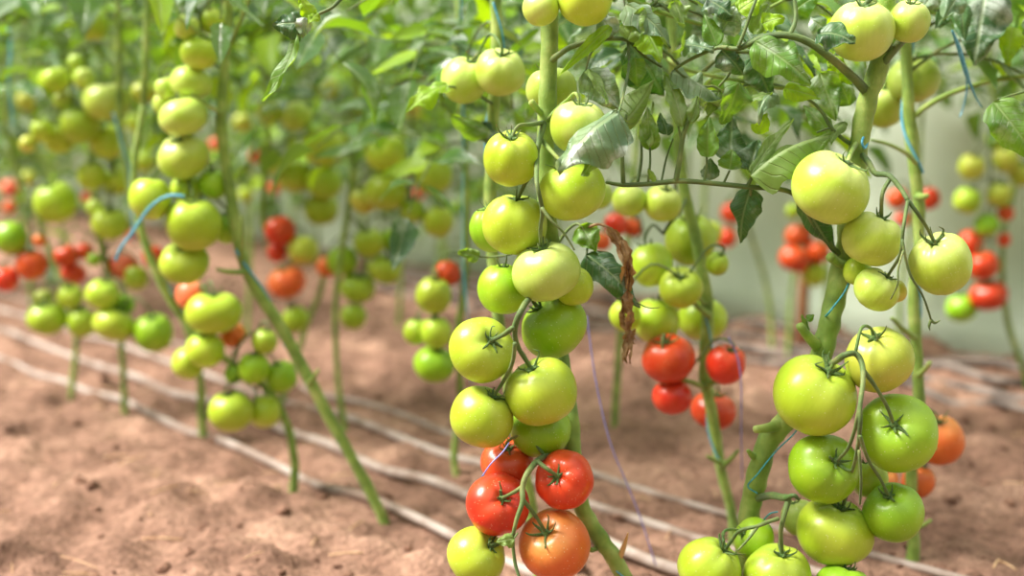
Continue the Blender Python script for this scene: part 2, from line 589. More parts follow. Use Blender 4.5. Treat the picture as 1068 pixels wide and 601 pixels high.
G['b_upper'] = dict(plant='B', D=1.335, where='in the upper truss of the right plant', toms=[
    (866.5, 196, 82, 73, 'p', (886, 166), '', 'biggest pale green tomato under the fork of the right plant'),
    (910, 249, 62, 56, 'p', (921, 222), '', 'pale green tomato with a brown end hanging in the middle of the upper right truss'),
    (981, 275, 67, 67, 'p', (968, 247), '', 'pale green tomato at the right end of the upper right truss with a shrivelled calyx'),
    (914, 302, 47, 50, 'p', (927, 283), '', 'small pale green tomato lowest in the upper right truss'),
    (934, 304, 24, 40, 'y', None, '', None),
    (894, 283, 30, 36, 'g', None, '', 'green tomato barely showing behind the brown-ended one of the upper right truss')])
G['b_mid'] = dict(plant='B', D=1.335, where='in the big truss of the right plant', toms=[
    (849.5, 412, 89, 81, 'g', (866, 379), '', 'large ribbed green tomato overlapping the thick right stem'),
    (936, 452, 77, 90, 'd', (922, 434), '', 'large deep green tomato with dark calyx at the right of the big right truss'),
    (871, 555, 82, 70, 'g', (880, 519), '', 'broad green tomato with water specks low in the big right truss'),
    (932, 535, 64, 63, 'd', (921, 510), '', 'small deep green tomato at the lower right of the big right truss'),
    (859, 489, 76, 69, 'd', (871, 475), '', 'ribbed deep green tomato with calyx facing the viewer in the big right truss'),
    (916, 375, 71, 67, 'y', (905, 346), '', 'yellowish green tomato with dark scars, topmost at the right of the big right truss'),
    (834, 540, 40, 48, 'p', None, '', 'pale tomato half hidden behind the broad green one low on the right plant'),
    (907, 500, 40, 50, 'g', None, '', 'light green tomato glimpsed through the stalks of the big right truss')])
G['b_low'] = dict(plant='B', D=1.32, where='cut by the bottom edge under the right plant', toms=[
    (740, 592, 68, 64, 'g', (762, 566), '', 'left of the two green tomatoes cut by the bottom edge below the thick stem'),
    (811, 602, 73, 70, 'g', (815, 569), '', 'right one of the two green tomatoes cut by the bottom edge under the thick stem'),
    (786, 562, 46, 46, 'd', (768, 552), '', 'small deep green tomato behind a tangle of calyx at the foot of the thick stem'),
    (878, 617, 62, 60, 'd', None, '', 'green tomato sliver under the broad green one at the bottom edge')])
G['r_top'] = dict(plant='R', D=1.72, where='behind the twine-wound stem at the upper right', toms=[
    (953, 83, 54, 48, 'p', None, 'b', 'soft pale green tomato behind the twine-wound stem at the upper right'),
    (922, 110, 44, 60, 'p', None, 'b', 'tall blurred pale green tomato left of the twine-wound stem')])
G['r_low'] = dict(plant='R', D=1.62, where='beside the right stem', toms=[
    (980, 459, 54, 60, 'o', None, 'b', 'round orange tomato at the right edge of the big right truss'),
    (958, 502, 36, 42, 'o', None, 'b', 'orange tomato partly hidden behind the rear right stem, under the round orange one'),
    (916, 503, 44, 44, 'o', None, 'b', 'orange tomato seen only as a sliver between the green ones on the right')])
G['c_low'] = dict(plant='Cc', D=1.68, where='on the middle rear stem', toms=[
    (697, 374, 55, 50, 'r', (692, 352), '', 'large red tomato left of the middle rear stem'),
    (757, 380, 44, 50, 'r', None, '', 'upper red tomato right of the middle rear stem, crossed by a violet thread'),
    (744, 428, 48, 40, 'r', None, 'b', 'lower red tomato behind the middle rear stem'),
    (701, 414, 42, 38, 'r', None, '', 'red tomato under the large red one left of the middle rear stem')])
G['c_mid'] = dict(plant='Cc', D=1.68, where='in the green truss on the middle rear stem', toms=[
    (710, 300, 46, 46, 'g', (708, 285), '', 'green tomato with a pale calyx at the centre of the blurred middle truss'),
    (679, 276, 45, 56, 'g', None, '', 'upright oval green tomato left in the blurred middle truss'),
    (684, 335, 50, 50, 'g', None, '', 'green tomato just above the large red one of the middle rear stem'),
    (733, 333, 52, 46, 'g', None, 'b', 'green tomato behind the middle rear stem, above the right red one'),
    (720, 250, 55, 56, 'g', None, 'b', 'green tomato behind the middle rear stem near the hanging leaf'),
    (652, 329, 34, 40, 'g', None, '', 'green tomato behind the brown withered leaf'),
    (691, 212, 40, 38, 'p', None, '', 'round light green tomato below the leafy branch, left of the middle rear stem'),
    (656, 209, 36, 34, 'p', None, '', 'light green tomato at the left just below the leafy branch'),
    (748, 275, 24, 29, 'g', None, '', 'very small green tomato right of the middle rear stem'),
    (624, 203, 30, 34, 'p', None, 'b', None)])
G['c_back'] = dict(plant='C2', D=2.3, where='behind the withered leaf', toms=[
    (642, 234, 26, 26, 'r', None, '', 'blurred red tomato behind the top of the withered leaf'),
    (660, 237, 22, 20, 'r', None, '', 'small blurred red tomato right of the top of the withered leaf'),
    (627, 252, 22, 20, 'o', None, '', 'blurred orange tomato behind the top of the withered leaf'),
    (740, 243, 26, 44, 'y', None, '', None)])
G['far_a'] = dict(plant='F1', D=3.0, where='in the blurred red truss against the white film', toms=[
    (829, 270, 33, 28, 'r', None, '', None), (833, 246, 29, 26, 'r', None, '', None),
    (853, 262, 26, 26, 'r', None, '', None), (849, 286, 27, 27, 'g', None, '', None),
    (827, 220, 16, 18, 'g', None, '', None)])
G['far_b'] = dict(plant='F0', D=3.1, where='in the blurred truss beside the hanging leaf', toms=[
    (763, 222, 22, 28, 'r', None, '', None), (758, 248, 22, 24, 'r', None, '', None)])
G['far_c'] = dict(plant='F3', D=2.7, where='in the blurred truss at the right edge', toms=[
    (1031, 308, 40, 31, 'r', None, '', None), (1025, 277, 34, 30, 'r', None, '', None),
    (1013, 254, 28, 30, 'r', None, '', None), (1003, 321, 33, 30, 'd', None, '', None),
    (1009, 209, 29, 30, 'g', None, '', None), (1042, 203, 27, 28, 'y', None, '', None),
    (1029, 235, 26, 26, 'd', None, '', None), (1049, 222, 18, 18, 'r', None, '', None),
    (1047, 250, 14, 18, 'r', None, '', None), (1049, 166, 28, 28, 'y', None, '', None),
    (1013, 174, 28, 28, 'y', None, '', None), (1066, 181, 28, 26, 'y', None, '', None),
    (1040, 146, 24, 24, 'g', None, '', None)])
G['far_d'] = dict(plant='F2', D=2.85, where='behind the twine-wound right stem', toms=[
    (936, 207, 22, 24, 'r', None, '', None), (969, 207, 24, 26, 'r', None, '', None),
    (941, 228, 18, 18, 'k', None, '', None)])
G['l_top'] = dict(plant='Lx', D=1.86, where='at the top of the leaning left stem', toms=[
    (208, 56, 38, 32, 'g', None, '', None), (195, 28, 26, 30, 'p', None, '', None), (220, 22, 26, 32, 'g', None, '', None)])
G['l_up'] = dict(plant='Lx', D=1.86, where='in the tall cluster beside the leaning stem', toms=[
    (191, 122, 50, 40, 'p', None, '', None), (191, 163, 54, 46, 'p', None, '', None),
    (202, 234, 57, 56, 'g', None, '', 'round bright green tomato at the centre of the left plant, the largest in its column'),
    (199, 86, 44, 34, 'p', None, '', None), (192, 274, 52, 42, 'g', None, '', None),
    (173, 92, 24, 24, 'p', None, '', None), (171, 108, 24, 26, 'p', None, '', None),
    (157, 207, 46, 46, 'g', None, '', None), (223, 192, 30, 36, 'd', None, 'b', None),
    (195, 196, 34, 30, 'g', None, 'b', None), (237, 238, 30, 44, 'd', None, 'b', None)])
G['l_mid'] = dict(plant='L2', D=1.98, where='in the middle cluster of the left plants', toms=[
    (223, 326, 59, 43, 'g', None, '2', 'broad double-lobed green tomato in the middle of the left cluster'),
    (214, 365, 41, 38, 'g', None, '', None), (196, 379, 33, 39, 'g', None, '', None),
    (200, 308, 34, 38, 'k', None, '', 'pinkish red tomato behind the broad double-lobed green one'),
    (243, 349, 26, 32, 'o', None, 'b', 'orange tomato behind the lower left green cluster')])
G['l_low'] = dict(plant='L2', D=1.98, where='in the lowest left cluster', toms=[
    (241, 429, 48, 44, 'g', None, '', 'left one of the two lowest green tomatoes on the left plants'),
    (276, 429, 36, 42, 'g', None, '', 'right one of the two lowest green tomatoes on the left plants'),
    (265, 384, 34, 38, 'd', None, '', None), (293, 393, 33, 40, 'd', None, '', None),
    (276, 356, 28, 32, 'g', None, '', None), (244, 390, 20, 34, 'd', None, '', None)])
G['m_top'] = dict(plant='L3', D=2.35, where='in the upper far-left cluster', toms=[
    (111, 105, 48, 40, 'p', None, '', None), (84, 129, 42, 41, 'g', None, '', None),
    (112, 148, 38, 38, 'g', None, '', None), (62, 143, 34, 34, 'g', None, '', None),
    (67, 106, 22, 26, 'p', None, '', None), (57, 84, 32, 28, 'g', None, '', None),
    (88, 82, 24, 24, 'p', None, '', None), (80, 65, 18, 18, 'p', None, '', None),
    (44, 136, 24, 28, 'g', None, '', None), (29, 150, 18, 18, 'y', None, '', None),
    ])
G['m_single'] = dict(plant='L3', D=2.2, where='high at the upper left', toms=[
    (97, 25, 32, 36, 'g', None, '', 'single green tomato high among the leaves at the upper left')])
G['m_mid'] = dict(plant='L3', D=2.4, where='in the middle far-left cluster', toms=[
    (95, 183, 30, 32, 'g', None, '', None), (122, 188, 30, 34, 'g', None, '', None),
    (115, 233, 38, 34, 'g', None, '', None), (99, 216, 18, 24, 'p', None, '', None),
    (150, 96, 26, 22, 'y', None, 'b', 'ripening tomato seen behind the upper left cluster')])
G['m_left'] = dict(plant='L5', D=2.45, where='at the left edge', toms=[
    (58, 211, 46, 44, 'g', None, '', 'yellow-green tomato hanging alone near the left edge'),
    (11, 248, 36, 42, 'd', None, '', None), (33, 276, 34, 34, 'r', None, '', None),
    (6, 291, 28, 28, 'r', None, '', None), (41, 251, 14, 16, 'o', None, '', None)])
G['m_red'] = dict(plant='L4', D=2.5, where='in the red group above the left hoses', toms=[
    (69, 267, 26, 24, 'r', None, '', None), (77, 285, 26, 22, 'r', None, '', None),
    (98, 271, 15, 16, 'd', None, '', None), (88, 262, 20, 18, 'r', None, '', None),
    (142, 290, 27, 30, 'g', None, '', None), (129, 278, 34, 28, 'k', None, '', None),
    (160, 268, 24, 26, 'r', None, '', None)])
G['m_low'] = dict(plant='L4', D=2.3, where='in the lowest far-left cluster', toms=[
    (119, 339, 44, 34, 'g', None, '', None), (160, 347, 43, 43, 'd', None, '', None),
    (107, 307, 36, 32, 'g', None, '', None), (128, 318, 26, 26, 'd', None, '', None)])
G['m_low2'] = dict(plant='L5', D=2.45, where='low in the leftmost hose-side cluster', toms=[
    (49, 331, 42, 35, 'g', None, '', None), (85, 336, 32, 36, 'g', None, '', None),
    (73, 309, 28, 25, 'g', None, '', None), (46, 311, 20, 18, 'p', None, '', None)])
G['n_cl'] = dict(plant='N1', D=2.45, where='in the round cluster at mid distance', toms=[
    (385, 253, 33, 31, 'g', None, '', None), (401, 281, 35, 29, 'g', None, '', None),
    (357, 272, 33, 33, 'd', None, '', None), (373, 300, 37, 31, 'g', None, '', None),
    (412, 250, 29, 33, 'd', None, '', None), (369, 330, 28, 32, 'g', None, '', None),
    (341, 278, 22, 30, 'o', None, '', 'orange tomato at the left of the round mid-distance green cluster')])
G['n_lo'] = dict(plant='N2', D=2.05, where='in the stack left of the central column', toms=[
    (452, 308, 39, 42, 'g', None, '', 'uppermost green tomato of the three-high stack left of the central column'),
    (455, 347, 34, 37, 'g', None, '', 'right middle green tomato of the stack left of the central column'),
    (453, 380, 44, 38, 'd', None, '', 'lowest green tomato of the stack left of the central column'),
    (434, 346, 27, 35, 'g', None, '', 'left middle green tomato of the stack left of the central column'),
    (467, 285, 26, 32, 'r', None, 'b', 'red tomato behind the top of the stack left of the central column')])
G['n_up'] = dict(plant='N2', D=2.3, where='in the blurred group left of the column', toms=[
    (457, 231, 32, 42, 'g', None, '', None), (430, 220, 26, 26, 'g', None, '', None),
    (403, 200, 44, 40, 'g', None, '', None), (403, 160, 44, 36, 'g', None, '', None),
    (452, 183, 40, 40, 'g', None, '', None), (446, 66, 36, 34, 'g', None, '', None),
    (380, 208, 30, 30, 'y', None, '', None), (452, 150, 28, 26, 'd', None, '', None)])
G['n_left'] = dict(plant='N3', D=2.55, where='in the blurred group right of the leaning stem', toms=[
    (337, 152, 46, 44, 'g', None, '', None), (361, 143, 28, 28, 'p', None, '', None),
    (338, 190, 38, 36, 'g', None, '', None), (335, 218, 36, 34, 'g', None, '', None),
    (308, 184, 38, 34, 'g', None, '', None), (309, 121, 34, 32, 'p', None, '', None),
    (280, 116, 28, 28, 'p', None, '', None), (287, 171, 24, 24, 'g', None, '', None)])
G['n_red'] = dict(plant='N3', D=2.55, where='in the mixed group right of the leaning stem', toms=[
    (292, 241, 34, 32, 'r', None, '', 'red tomato topmost right of the leaning left stem'),
    (316, 261, 33, 33, 'y', None, '', 'yellowish green tomato between a red and an orange one beside the leaning stem'),
    (299, 294, 41, 34, 'o', None, '', 'orange tomato right of the leaning left stem'),
    (289, 263, 22, 22, 'r', None, '', 'small red tomato between the red and orange ones right of the leaning stem'),
    (308, 333, 28, 36, 'g', None, '', None)])
G['n_far'] = dict(plant='N4', D=3.3, where='far behind the leaning stem', toms=[
    (253, 127, 20, 20, 'y', None, '', None), (267, 163, 14, 14, 'r', None, '', None),
    (286, 196, 14, 14, 'r', None, '', None), (256, 203, 16, 18, 'g', None, '', None),
    (224, 150, 14, 16, 'k', None, '', None)])
G['n_far2'] = dict(plant='N5', D=3.4, where='small and blurred at the far left', toms=[
    (10, 196, 18, 18, 'k', None, '', None), (10, 216, 14, 14, 'r', None, '', None),
    (139, 246, 12, 22, 'r', None, '', None), (90, 206, 10, 14, 'r', None, '', None),
    (150, 168, 24, 24, 'g', None, '', None), (27, 105, 20, 22, 'y', None, '', None),
    (30, 186, 18, 18, 'y', None, '', None), (140, 128, 20, 22, 'g', None, '', None)])
G['n_far3'] = dict(plant='N6', D=3.4, where='far off between leaning and central stems', toms=[
    (430, 112, 22, 22, 'y', None, '', None), (380, 110, 20, 22, 'g', None, '', None),
    (436, 202, 16, 14, 'k', None, '', None), (344, 92, 20, 20, 'y', None, '', None),
    (420, 178, 18, 18, 'g', None, '', None)])

# plants: main stem in pixels, with distance and radius in metres; label
P = {}
P['A'] = dict(D=1.385, stem=[(573, -120, 8), (574, -40, 8), (574, 0, 8), (573, 50, 8.5), (571, 105, 9), (569, 160, 9), (572, 230, 9), (578, 300, 9), (584, 370, 9), (594, 430, 8.5), (600, 490, 8.5), (607, 528, 8.5), (622, 556, 8.5), (640, 582, 8.5), (660, 618, 8.5), (690, 662, 9)],
              label='sharply focused central tomato plant with a thick green stem and a low red truss')
P['B'] = dict(D=1.385, stem=[(935, -90, 7), (928, -30, 8), (922, 30, 8.5), (917, 66, 9), (905, 105, 10), (897, 145, 9), (890, 200, 10), (884, 250, 10.5), (878, 280, 10.5), (868, 325, 10.5), (858, 365, 11), (840, 410, 11), (818, 440, 11), (801, 462, 10.5), (790, 495, 10.5), (783, 530, 11), (778, 570, 11), (774, 620, 11), (770, 705, 12)],
              label='tomato plant on the right with a thick pruned stem and three heavy green trusses')
P['K'] = dict(D=1.62, stem=[(518, -90, 6), (517, -20, 6.5), (518, 50, 6.5), (514, 130, 7), (512, 230, 7), (520, 330, 7), (535, 430, 7), (552, 520, 7), (566, 616, 8)],
              label='tomato plant standing just behind the central one with two pale tomatoes near the top')
P['R'] = dict(D=1.68, stem=[(940, -90, 6), (944, -20, 6), (945, 50, 6.5), (949, 130, 7), (956, 190, 7.5), (959, 250, 7), (953, 310, 7), (957, 380, 7), (958, 440, 7), (950, 500, 7), (953, 560, 7), (950, 604, 8)],
              label='tomato plant behind the right one with blue twine wound up its stem and orange fruit')
P['Cc'] = dict(D=1.74, stem=[(702, -90, 5.5), (700, 0, 5.5), (704, 100, 6), (712, 190, 7), (727, 255, 7.5), (738, 325, 8), (735, 385, 8), (744, 440, 7), (752, 490, 6.5), (764, 540, 6), (766, 586, 8)],
               label='tomato plant with knobbly pale stem between the central and right plants, red fruit below')
P['C2'] = dict(D=2.35, stem=[(665, -60, 5), (668, 60, 5), (660, 200, 5), (648, 330, 6), (640, 459, 6)],
               label='slim blurred tomato plant behind the withered leaf')
P['Lx'] = dict(D=1.88, stem=[(238, -90, 6), (238, 0, 6), (235, 60, 6.5), (231, 130, 7), (242, 215, 7), (257, 282, 7.5), (298, 350, 8), (343, 435, 8), (382, 505, 7.5), (401, 545, 7), (404, 563, 7)],
               label='left tomato plant whose long bare stem leans down to the right')
P['L2'] = dict(D=2.03, stem=[(150, 110, 5), (140, 180, 5), (150, 250, 6), (185, 325, 6), (232, 372, 6), (278, 405, 6), (298, 440, 6), (307, 480, 6.5), (306, 516, 7)],
               label='left tomato plant with curved stem rooted second from the leaning one')
P['L3'] = dict(D=2.31, stem=[(122, -30, 4.5), (124, 60, 5), (128, 150, 5.5), (150, 250, 6), (190, 330, 6), (208, 390, 6), (210, 430, 7), (213, 467, 7)],
               label='left tomato plant whose base stands left of the lowest double tomatoes')
P['L4'] = dict(D=2.51, stem=[(88, 40, 4.5), (94, 150, 5), (104, 250, 5), (122, 320, 5.5), (128, 380, 5.5), (131, 437, 6)],
               label='left tomato plant under the lowest far-left cluster, second base from the left edge')
P['L5'] = dict(D=2.67, stem=[(2, 90, 4.5), (12, 160, 5), (40, 230, 5), (62, 290, 5.5), (79, 350, 5.5), (74, 416, 6)],
               label='tomato plant with its base nearest the left edge of the bed')
P['N1'] = dict(D=2.4, stem=[(376, -30, 4.5), (372, 90, 5), (368, 180, 5.5), (358, 250, 5), (350, 320, 5), (352, 390, 5), (360, 452, 6)],
               label='thin stemmed tomato plant under the round mid-distance green cluster')
P['N2'] = dict(D=2.08, stem=[(482, -60, 5), (478, 50, 5), (484, 150, 6), (486, 230, 6), (484, 300, 6), (478, 350, 5.5), (480, 420, 5), (474, 470, 5.5), (477, 507, 6)],
               label='tomato plant with a stack of green fruit just left of the central column')
P['N3'] = dict(D=2.6, stem=[(290, -60, 4.5), (278, 60, 5), (280, 150, 5), (276, 240, 5), (335, 280, 5), (318, 345, 5.5), (292, 425, 6)],
               label='tomato plant with red and orange fruit behind the leaning stem')
P['N4'] = dict(D=3.3, stem=[(262, -40, 4.5), (258, 100, 5), (262, 220, 5), (258, 354, 6)], label='blurred far tomato plant seen right of the leaning stem')
P['N5'] = dict(D=3.4, stem=[(20, -40, 4.5), (28, 100, 5), (60, 220, 5), (90, 346, 6)], label='blurred far tomato plant at the left edge')
P['N6'] = dict(D=3.4, stem=[(418, -40, 4.5), (424, 100, 5), (420, 220, 5), (416, 349, 6)], label='blurred far tomato plant between the leaning and the central stems')
P['F0'] = dict(D=3.1, stem=[(790, -60, 4.5), (778, 100, 5), (772, 200, 5), (800, 300, 5), (806, 370, 6)], label='blurred far tomato plant behind the hanging leaf')
P['F1'] = dict(D=3.05, stem=[(858, -60, 4.5), (846, 120, 5), (838, 230, 5), (826, 300, 5), (822, 374, 6)], label='blurred far tomato plant with a red truss against the white film')
P['F2'] = dict(D=2.95, stem=[(968, -60, 4.5), (962, 100, 5), (955, 210, 5), (940, 300, 5), (936, 386, 6)], label='blurred far tomato plant behind the twine-wound right stem')
P['F3'] = dict(D=2.72, stem=[(1040, -60, 5), (1032, 80, 5), (1060, 170, 5.5), (1046, 250, 5), (1050, 330, 6), (1074, 405, 6)], label='blurred tomato plant with red and green truss at the right edge')

# ------------------------------------------------------------------ depth of every fruit: they touch, front to back
placed = []   # (centre, radius)
FR = []


def fruit_R(w, D):
    return w / 2 * (D * cos(PITCH)) / F


def push(px, py, w, D, obstacles):
    for _ in range(60):
        c = at(px, py, D)
        R = fruit_R(w, D)
        hit = False
        for (oc, orr) in obstacles:
            g = (R * .94 + orr * .94) if orr > .012 else (R * .95 + orr)
            if (c - oc).length < g - 1e-4:
                hit = True
                break
        if not hit:
            return D
        D += .004
    return D


for gk in sorted(G, key=lambda k: G[k]['D']):
    g = G[gk]
    for t in g['toms']:
        if 'b' in t[6]:
            continue
        D = push(t[0], t[1], (t[2] + t[3]) / 2, g['D'], placed)
        R = fruit_R((t[2] + t[3]) / 2, D)
        placed.append((at(t[0], t[1], D), R))
        FR.append((gk, t, D))

stem_samples = []
for pk, pl in P.items():
    raw = [V((a[0], a[1], 0)) for a in pl['stem']]
    pts = smooth_path(raw, 6)
    n = len(pts)
    rad = [rad_at([a[2] for a in pl['stem']], i / (n - 1)) for i in range(n)]
    Ds = []
    for i, q in enumerate(pts):
        D = pl['D']
        r = .001 * rad[i]
        for _ in range(40):
            c = at(q.x, q.y, D)
            if any((c - oc).length < orr * .97 + r for oc, orr in placed if abs(oc.y - D) < .14):
                D += .004
            else:
                break
        Ds.append(D)
    mx = [max(Ds[max(0, i - 3):i + 4]) for i in range(n)]
    sm = [sum(mx[max(0, i - 3):i + 4]) / len(mx[max(0, i - 3):i + 4]) for i in range(n)]
    blend = [max(s, d) for s, d in zip(sm, Ds)]
    pl['pts'] = [at(q.x, q.y, d) for q, d in zip(pts, blend)]
    pl['pts'][-1].z = min(pl['pts'][-1].z, -.01)
    pl['rad'] = [.001 * r for r in rad]
    pl['Ds'] = blend
    pl['pix'] = pts
    for a, r in zip(pl['pts'], pl['rad']):
        stem_samples.append((a, r))
    for a, b, r in zip(pl['pts'], pl['pts'][1:], pl['rad']):
        stem_samples.append(((a + b) / 2, r))

for gk in sorted(G, key=lambda k: G[k]['D']):
    g = G[gk]
    for t in g['toms']:
        if 'b' in t[6]:
            near = [s for s in stem_samples if s[0].y < g['D'] + .4 and s[0].y > g['D'] - .3]
            D = push(t[0], t[1], (t[2] + t[3]) / 2, max(g['D'], P[g['plant']]['D']), placed + near)
            R = fruit_R((t[2] + t[3]) / 2, D)
            placed.append((at(t[0], t[1], D), R))
            FR.append((gk, t, D))


# ------------------------------------------------------------------ plants: stems
roots = {}
for pk, pl in P.items():
    e = bpy.data.objects.new('tomato_plant', None)
    C.objects.link(e)
    b = pl['pts'][-1]
    e.location = (b.x, b.y, 0)
    e.empty_display_size = .05
    tag(e, pl['label'], 'tomato plant', 'staked tomato plants in rows')
    roots[pk] = e
    mb = MB()
    near = pl['D'] < 2
    mb.tube(pl['pts'][:], pl['rad'], seg=12 if near else 8, sub=2 if near else 1 + 1, bump=.22, seed=len(roots))
    mb.build('stem', M['stem'], e)


def near_stem(pk, px, py):
    pl = P[pk]
    best = min(range(len(pl['pix'])), key=lambda i: (pl['pix'][i].x - px) ** 2 + (pl['pix'][i].y - py) ** 2)
    return best


def pipe(pk, name, pts, r, mat='stalk', seg=7, D=None, bump=.15):
    """pts: (px, py, D) -> a part of plant pk"""
    q = [at(*p) for p in pts]
    mb = MB()
    mb.tube(q, r, seg=seg, sub=5, bump=bump, seed=pts[0][0] * .13)
    o = mb.build(name, M[mat], roots[pk])
    return smooth_path(q, 5)


# ------------------------------------------------------------------ hand-read truss stalks (in front of the stems)
STK = {k: [] for k in G}
m_ = .001


def fruit_axis(t):
    px, py, w, h, col, cal = t[:6]
    dx = (cal[0] - px) / (w / 2) * .98
    dy = -(cal[1] - py) / (h / 2) * .98
    m = sqrt(dx * dx + dy * dy)
    if m > .96:
        dx, dy, m = dx / m * .96, dy / m * .96, .96
    return (RT * dx + UP * dy - FWD * sqrt(1 - m * m)).normalized()


joined = set()


def S(gk, pts, r, mat='stalk'):
    q = [at(*p) for p in pts]
    ex, ey = pts[-1][0], pts[-1][1]
    best = None
    for g2, t, D in FR:
        if g2 == gk and t[5] and t not in joined:
            d = math.hypot(t[5][0] - ex, t[5][1] - ey)
            if d < 9 and (best is None or d < best[0]):
                best = (d, t, D)
    if best:
        t, D = best[1], best[2]
        joined.add(t)
        ax = fruit_axis(t)
        Rf = fruit_R(t[2], D)
        end = at(t[0], t[1], D) + ax * (Rf * .76)
        delta = end - q[-1]
        q[-1] = end
        q[-2] = q[-2] + delta * .75 + ax * .004
        if len(q) > 3:
            q[-3] = q[-3] + delta * .3
    mb = MB()
    mb.tube(q, [x * m_ for x in r], seg=8, sub=6, bump=.18, seed=ex * .1)
    mb.build('truss_stalk', M[mat], roots[G[gk]['plant']])
    STK[gk] += smooth_path(q, 6)


S('upper', [(569, 124, 1.385), (562, 150, 1.345), (557, 172, 1.318), (549, 186, 1.30), (541, 197, 1.295)], [2.9, 2.7, 2.4, 2, 1.8])
S('upper', [(568, 128, 1.38), (552, 128, 1.345), (540, 131, 1.335), (533, 139, 1.33)], [2.8, 2, 1.7, 1.6])
S('upper', [(568, 130, 1.385), (580, 115, 1.36), (591, 103, 1.35), (600, 97, 1.345), (606, 104, 1.345)], [2.8, 2, 1.7, 1.5, 1.5], 'stem')
S('upper', [(565, 146, 1.36), (575, 157, 1.345), (587, 165, 1.34)], [2.4, 2, 1.8], 'stem')
S('upper', [(560, 160, 1.34), (560, 190, 1.295), (565, 217, 1.29), (563, 235, 1.29), (562, 250, 1.3)], [2.4, 2.2, 2, 1.8, 1.6])
S('upper', [(565, 217, 1.29), (575, 230, 1.285), (588, 243, 1.285), (599, 261, 1.285)], [1.7, 1.3, 1.1, .8])
S('mid', [(588, 300, 1.41), (566, 305, 1.365), (552, 312, 1.325), (543, 325, 1.30), (535, 342, 1.295), (538, 362, 1.295), (548, 379, 1.30)], [3.2, 3, 3, 3, 2.8, 2.3, 1.8])
S('mid', [(535, 342, 1.295), (524, 349, 1.293), (515, 352, 1.298)], [2.5, 2.2, 2])
S('mid', [(537, 358, 1.295), (536, 375, 1.30), (528, 392, 1.31), (519, 405, 1.315)], [2.3, 2, 1.8, 1.6])
S('low', [(597, 470, 1.40), (580, 473, 1.37), (563, 479, 1.33), (550, 494, 1.305), (545, 509, 1.30), (545, 523, 1.295), (538, 545, 1.29), (535, 564, 1.295), (537, 586, 1.295), (542, 604, 1.29)], [3, 3, 3, 3, 2.8, 2.6, 2.1, 1.8, 1.8, 1.6], 'stalk')
S('low', [(560, 481, 1.32), (569, 486, 1.305), (577, 491, 1.303)], [2.3, 2, 1.7], 'stalk')
S('low', [(546, 507, 1.30), (536, 512, 1.295), (526, 515, 1.298)], [2.2, 1.9, 1.7], 'stalk')
S('low', [(546, 522, 1.295), (556, 534, 1.29), (562, 545, 1.295)], [2.2, 1.9, 1.7], 'stalk')
S('low', [(536, 556, 1.292), (527, 560, 1.295), (519, 563, 1.30)], [1.6, 1.4, 1.3])
S('paleback', [(516, 64, 1.62), (508, 56, 1.59), (500, 54, 1.57), (492, 60, 1.56)], [2, 1.7, 1.6, 1.5])
S('b_top', [(912, 76, 1.385), (926, 60, 1.38), (936, 47, 1.385), (950, 30, 1.40), (952, 6, 1.385), (949, 0, 1.37)], [4.4, 4.2, 4, 3.4, 2.2, 2])
S('b_top', [(925, -14, 1.38), (912, -10, 1.37), (900, 0, 1.36)], [2.5, 2.2, 2])
S('b_upper', [(893, 150, 1.38), (888, 158, 1.345), (886, 166, 1.325)], [2.6, 2.2, 2], 'stem')
S('b_upper', [(897, 158, 1.385), (906, 170, 1.36), (913, 181, 1.345), (927, 183, 1.33), (938, 195, 1.32), (947, 209, 1.31)], [3.2, 3, 2.8, 2.6, 2.4, 2.2])
S('b_upper', [(947, 209, 1.31), (956, 222, 1.305), (963, 236, 1.31), (968, 247, 1.315)], [2.1, 1.8, 1.6, 1.5])
S('b_upper', [(930, 184, 1.33), (922, 196, 1.32), (918, 210, 1.31), (920, 222, 1.312)], [2, 2, 1.9, 1.7])
S('b_upper', [(947, 209, 1.31), (943, 235, 1.285), (938, 262, 1.28), (928, 280, 1.30)], [1.9, 1.7, 1.5, 1.4])
S('b_upper', [(941, 250, 1.283), (946, 276, 1.28), (951, 290, 1.28), (962, 308, 1.285), (968, 324, 1.29), (971, 334, 1.295)], [1.4, 1.3, 1.2, 1.1, 1, .9])
S('b_upper', [(942, 262, 1.28), (937, 280, 1.275), (936, 297, 1.275), (929, 312, 1.29)], [1.1, 1, .8, .7])
S('b_upper', [(971, 334, 1.295), (975, 337, 1.295), (981, 334, 1.295)], [1.6, 1.3, .3])
S('b_upper', [(971, 334, 1.295), (969, 340, 1.295), (970, 345, 1.295)], [1.6, 1.2, .3])
S('b_mid', [(858, 368, 1.395), (866, 379, 1.335), (880, 371, 1.30), (892, 369, 1.30), (899, 380, 1.295), (900, 398, 1.28), (897, 424, 1.265), (897, 448, 1.265), (892, 474, 1.275), (884, 494, 1.28), (877, 517, 1.285)], [3, 3, 3, 2.9, 2.7, 2.4, 2.2, 2, 1.8, 1.7, 1.6])
S('b_mid', [(900, 386, 1.292), (909, 398, 1.285), (916, 412, 1.28), (921, 428, 1.285)], [2.4, 2, 1.8, 1.8])
S('b_mid', [(898, 416, 1.27), (893, 440, 1.27), (883, 462, 1.285), (873, 474, 1.30)], [2.1, 1.9, 1.8, 1.7])
S('b_mid', [(897, 455, 1.265), (903, 476, 1.27), (913, 494, 1.28), (920, 508, 1.29)], [1.8, 1.6, 1.5, 1.5])
S('b_mid', [(896, 470, 1.27), (898, 500, 1.275), (897, 526, 1.29)], [1.5, 1.3, 1.1])
S('b_low', [(790, 520, 1.385), (804, 517, 1.345), (816, 519, 1.32), (822, 521, 1.31), (817, 536, 1.30), (813, 550, 1.295), (815, 567, 1.30)], [4, 3.6, 3.4, 3, 2.6, 2.2, 2])
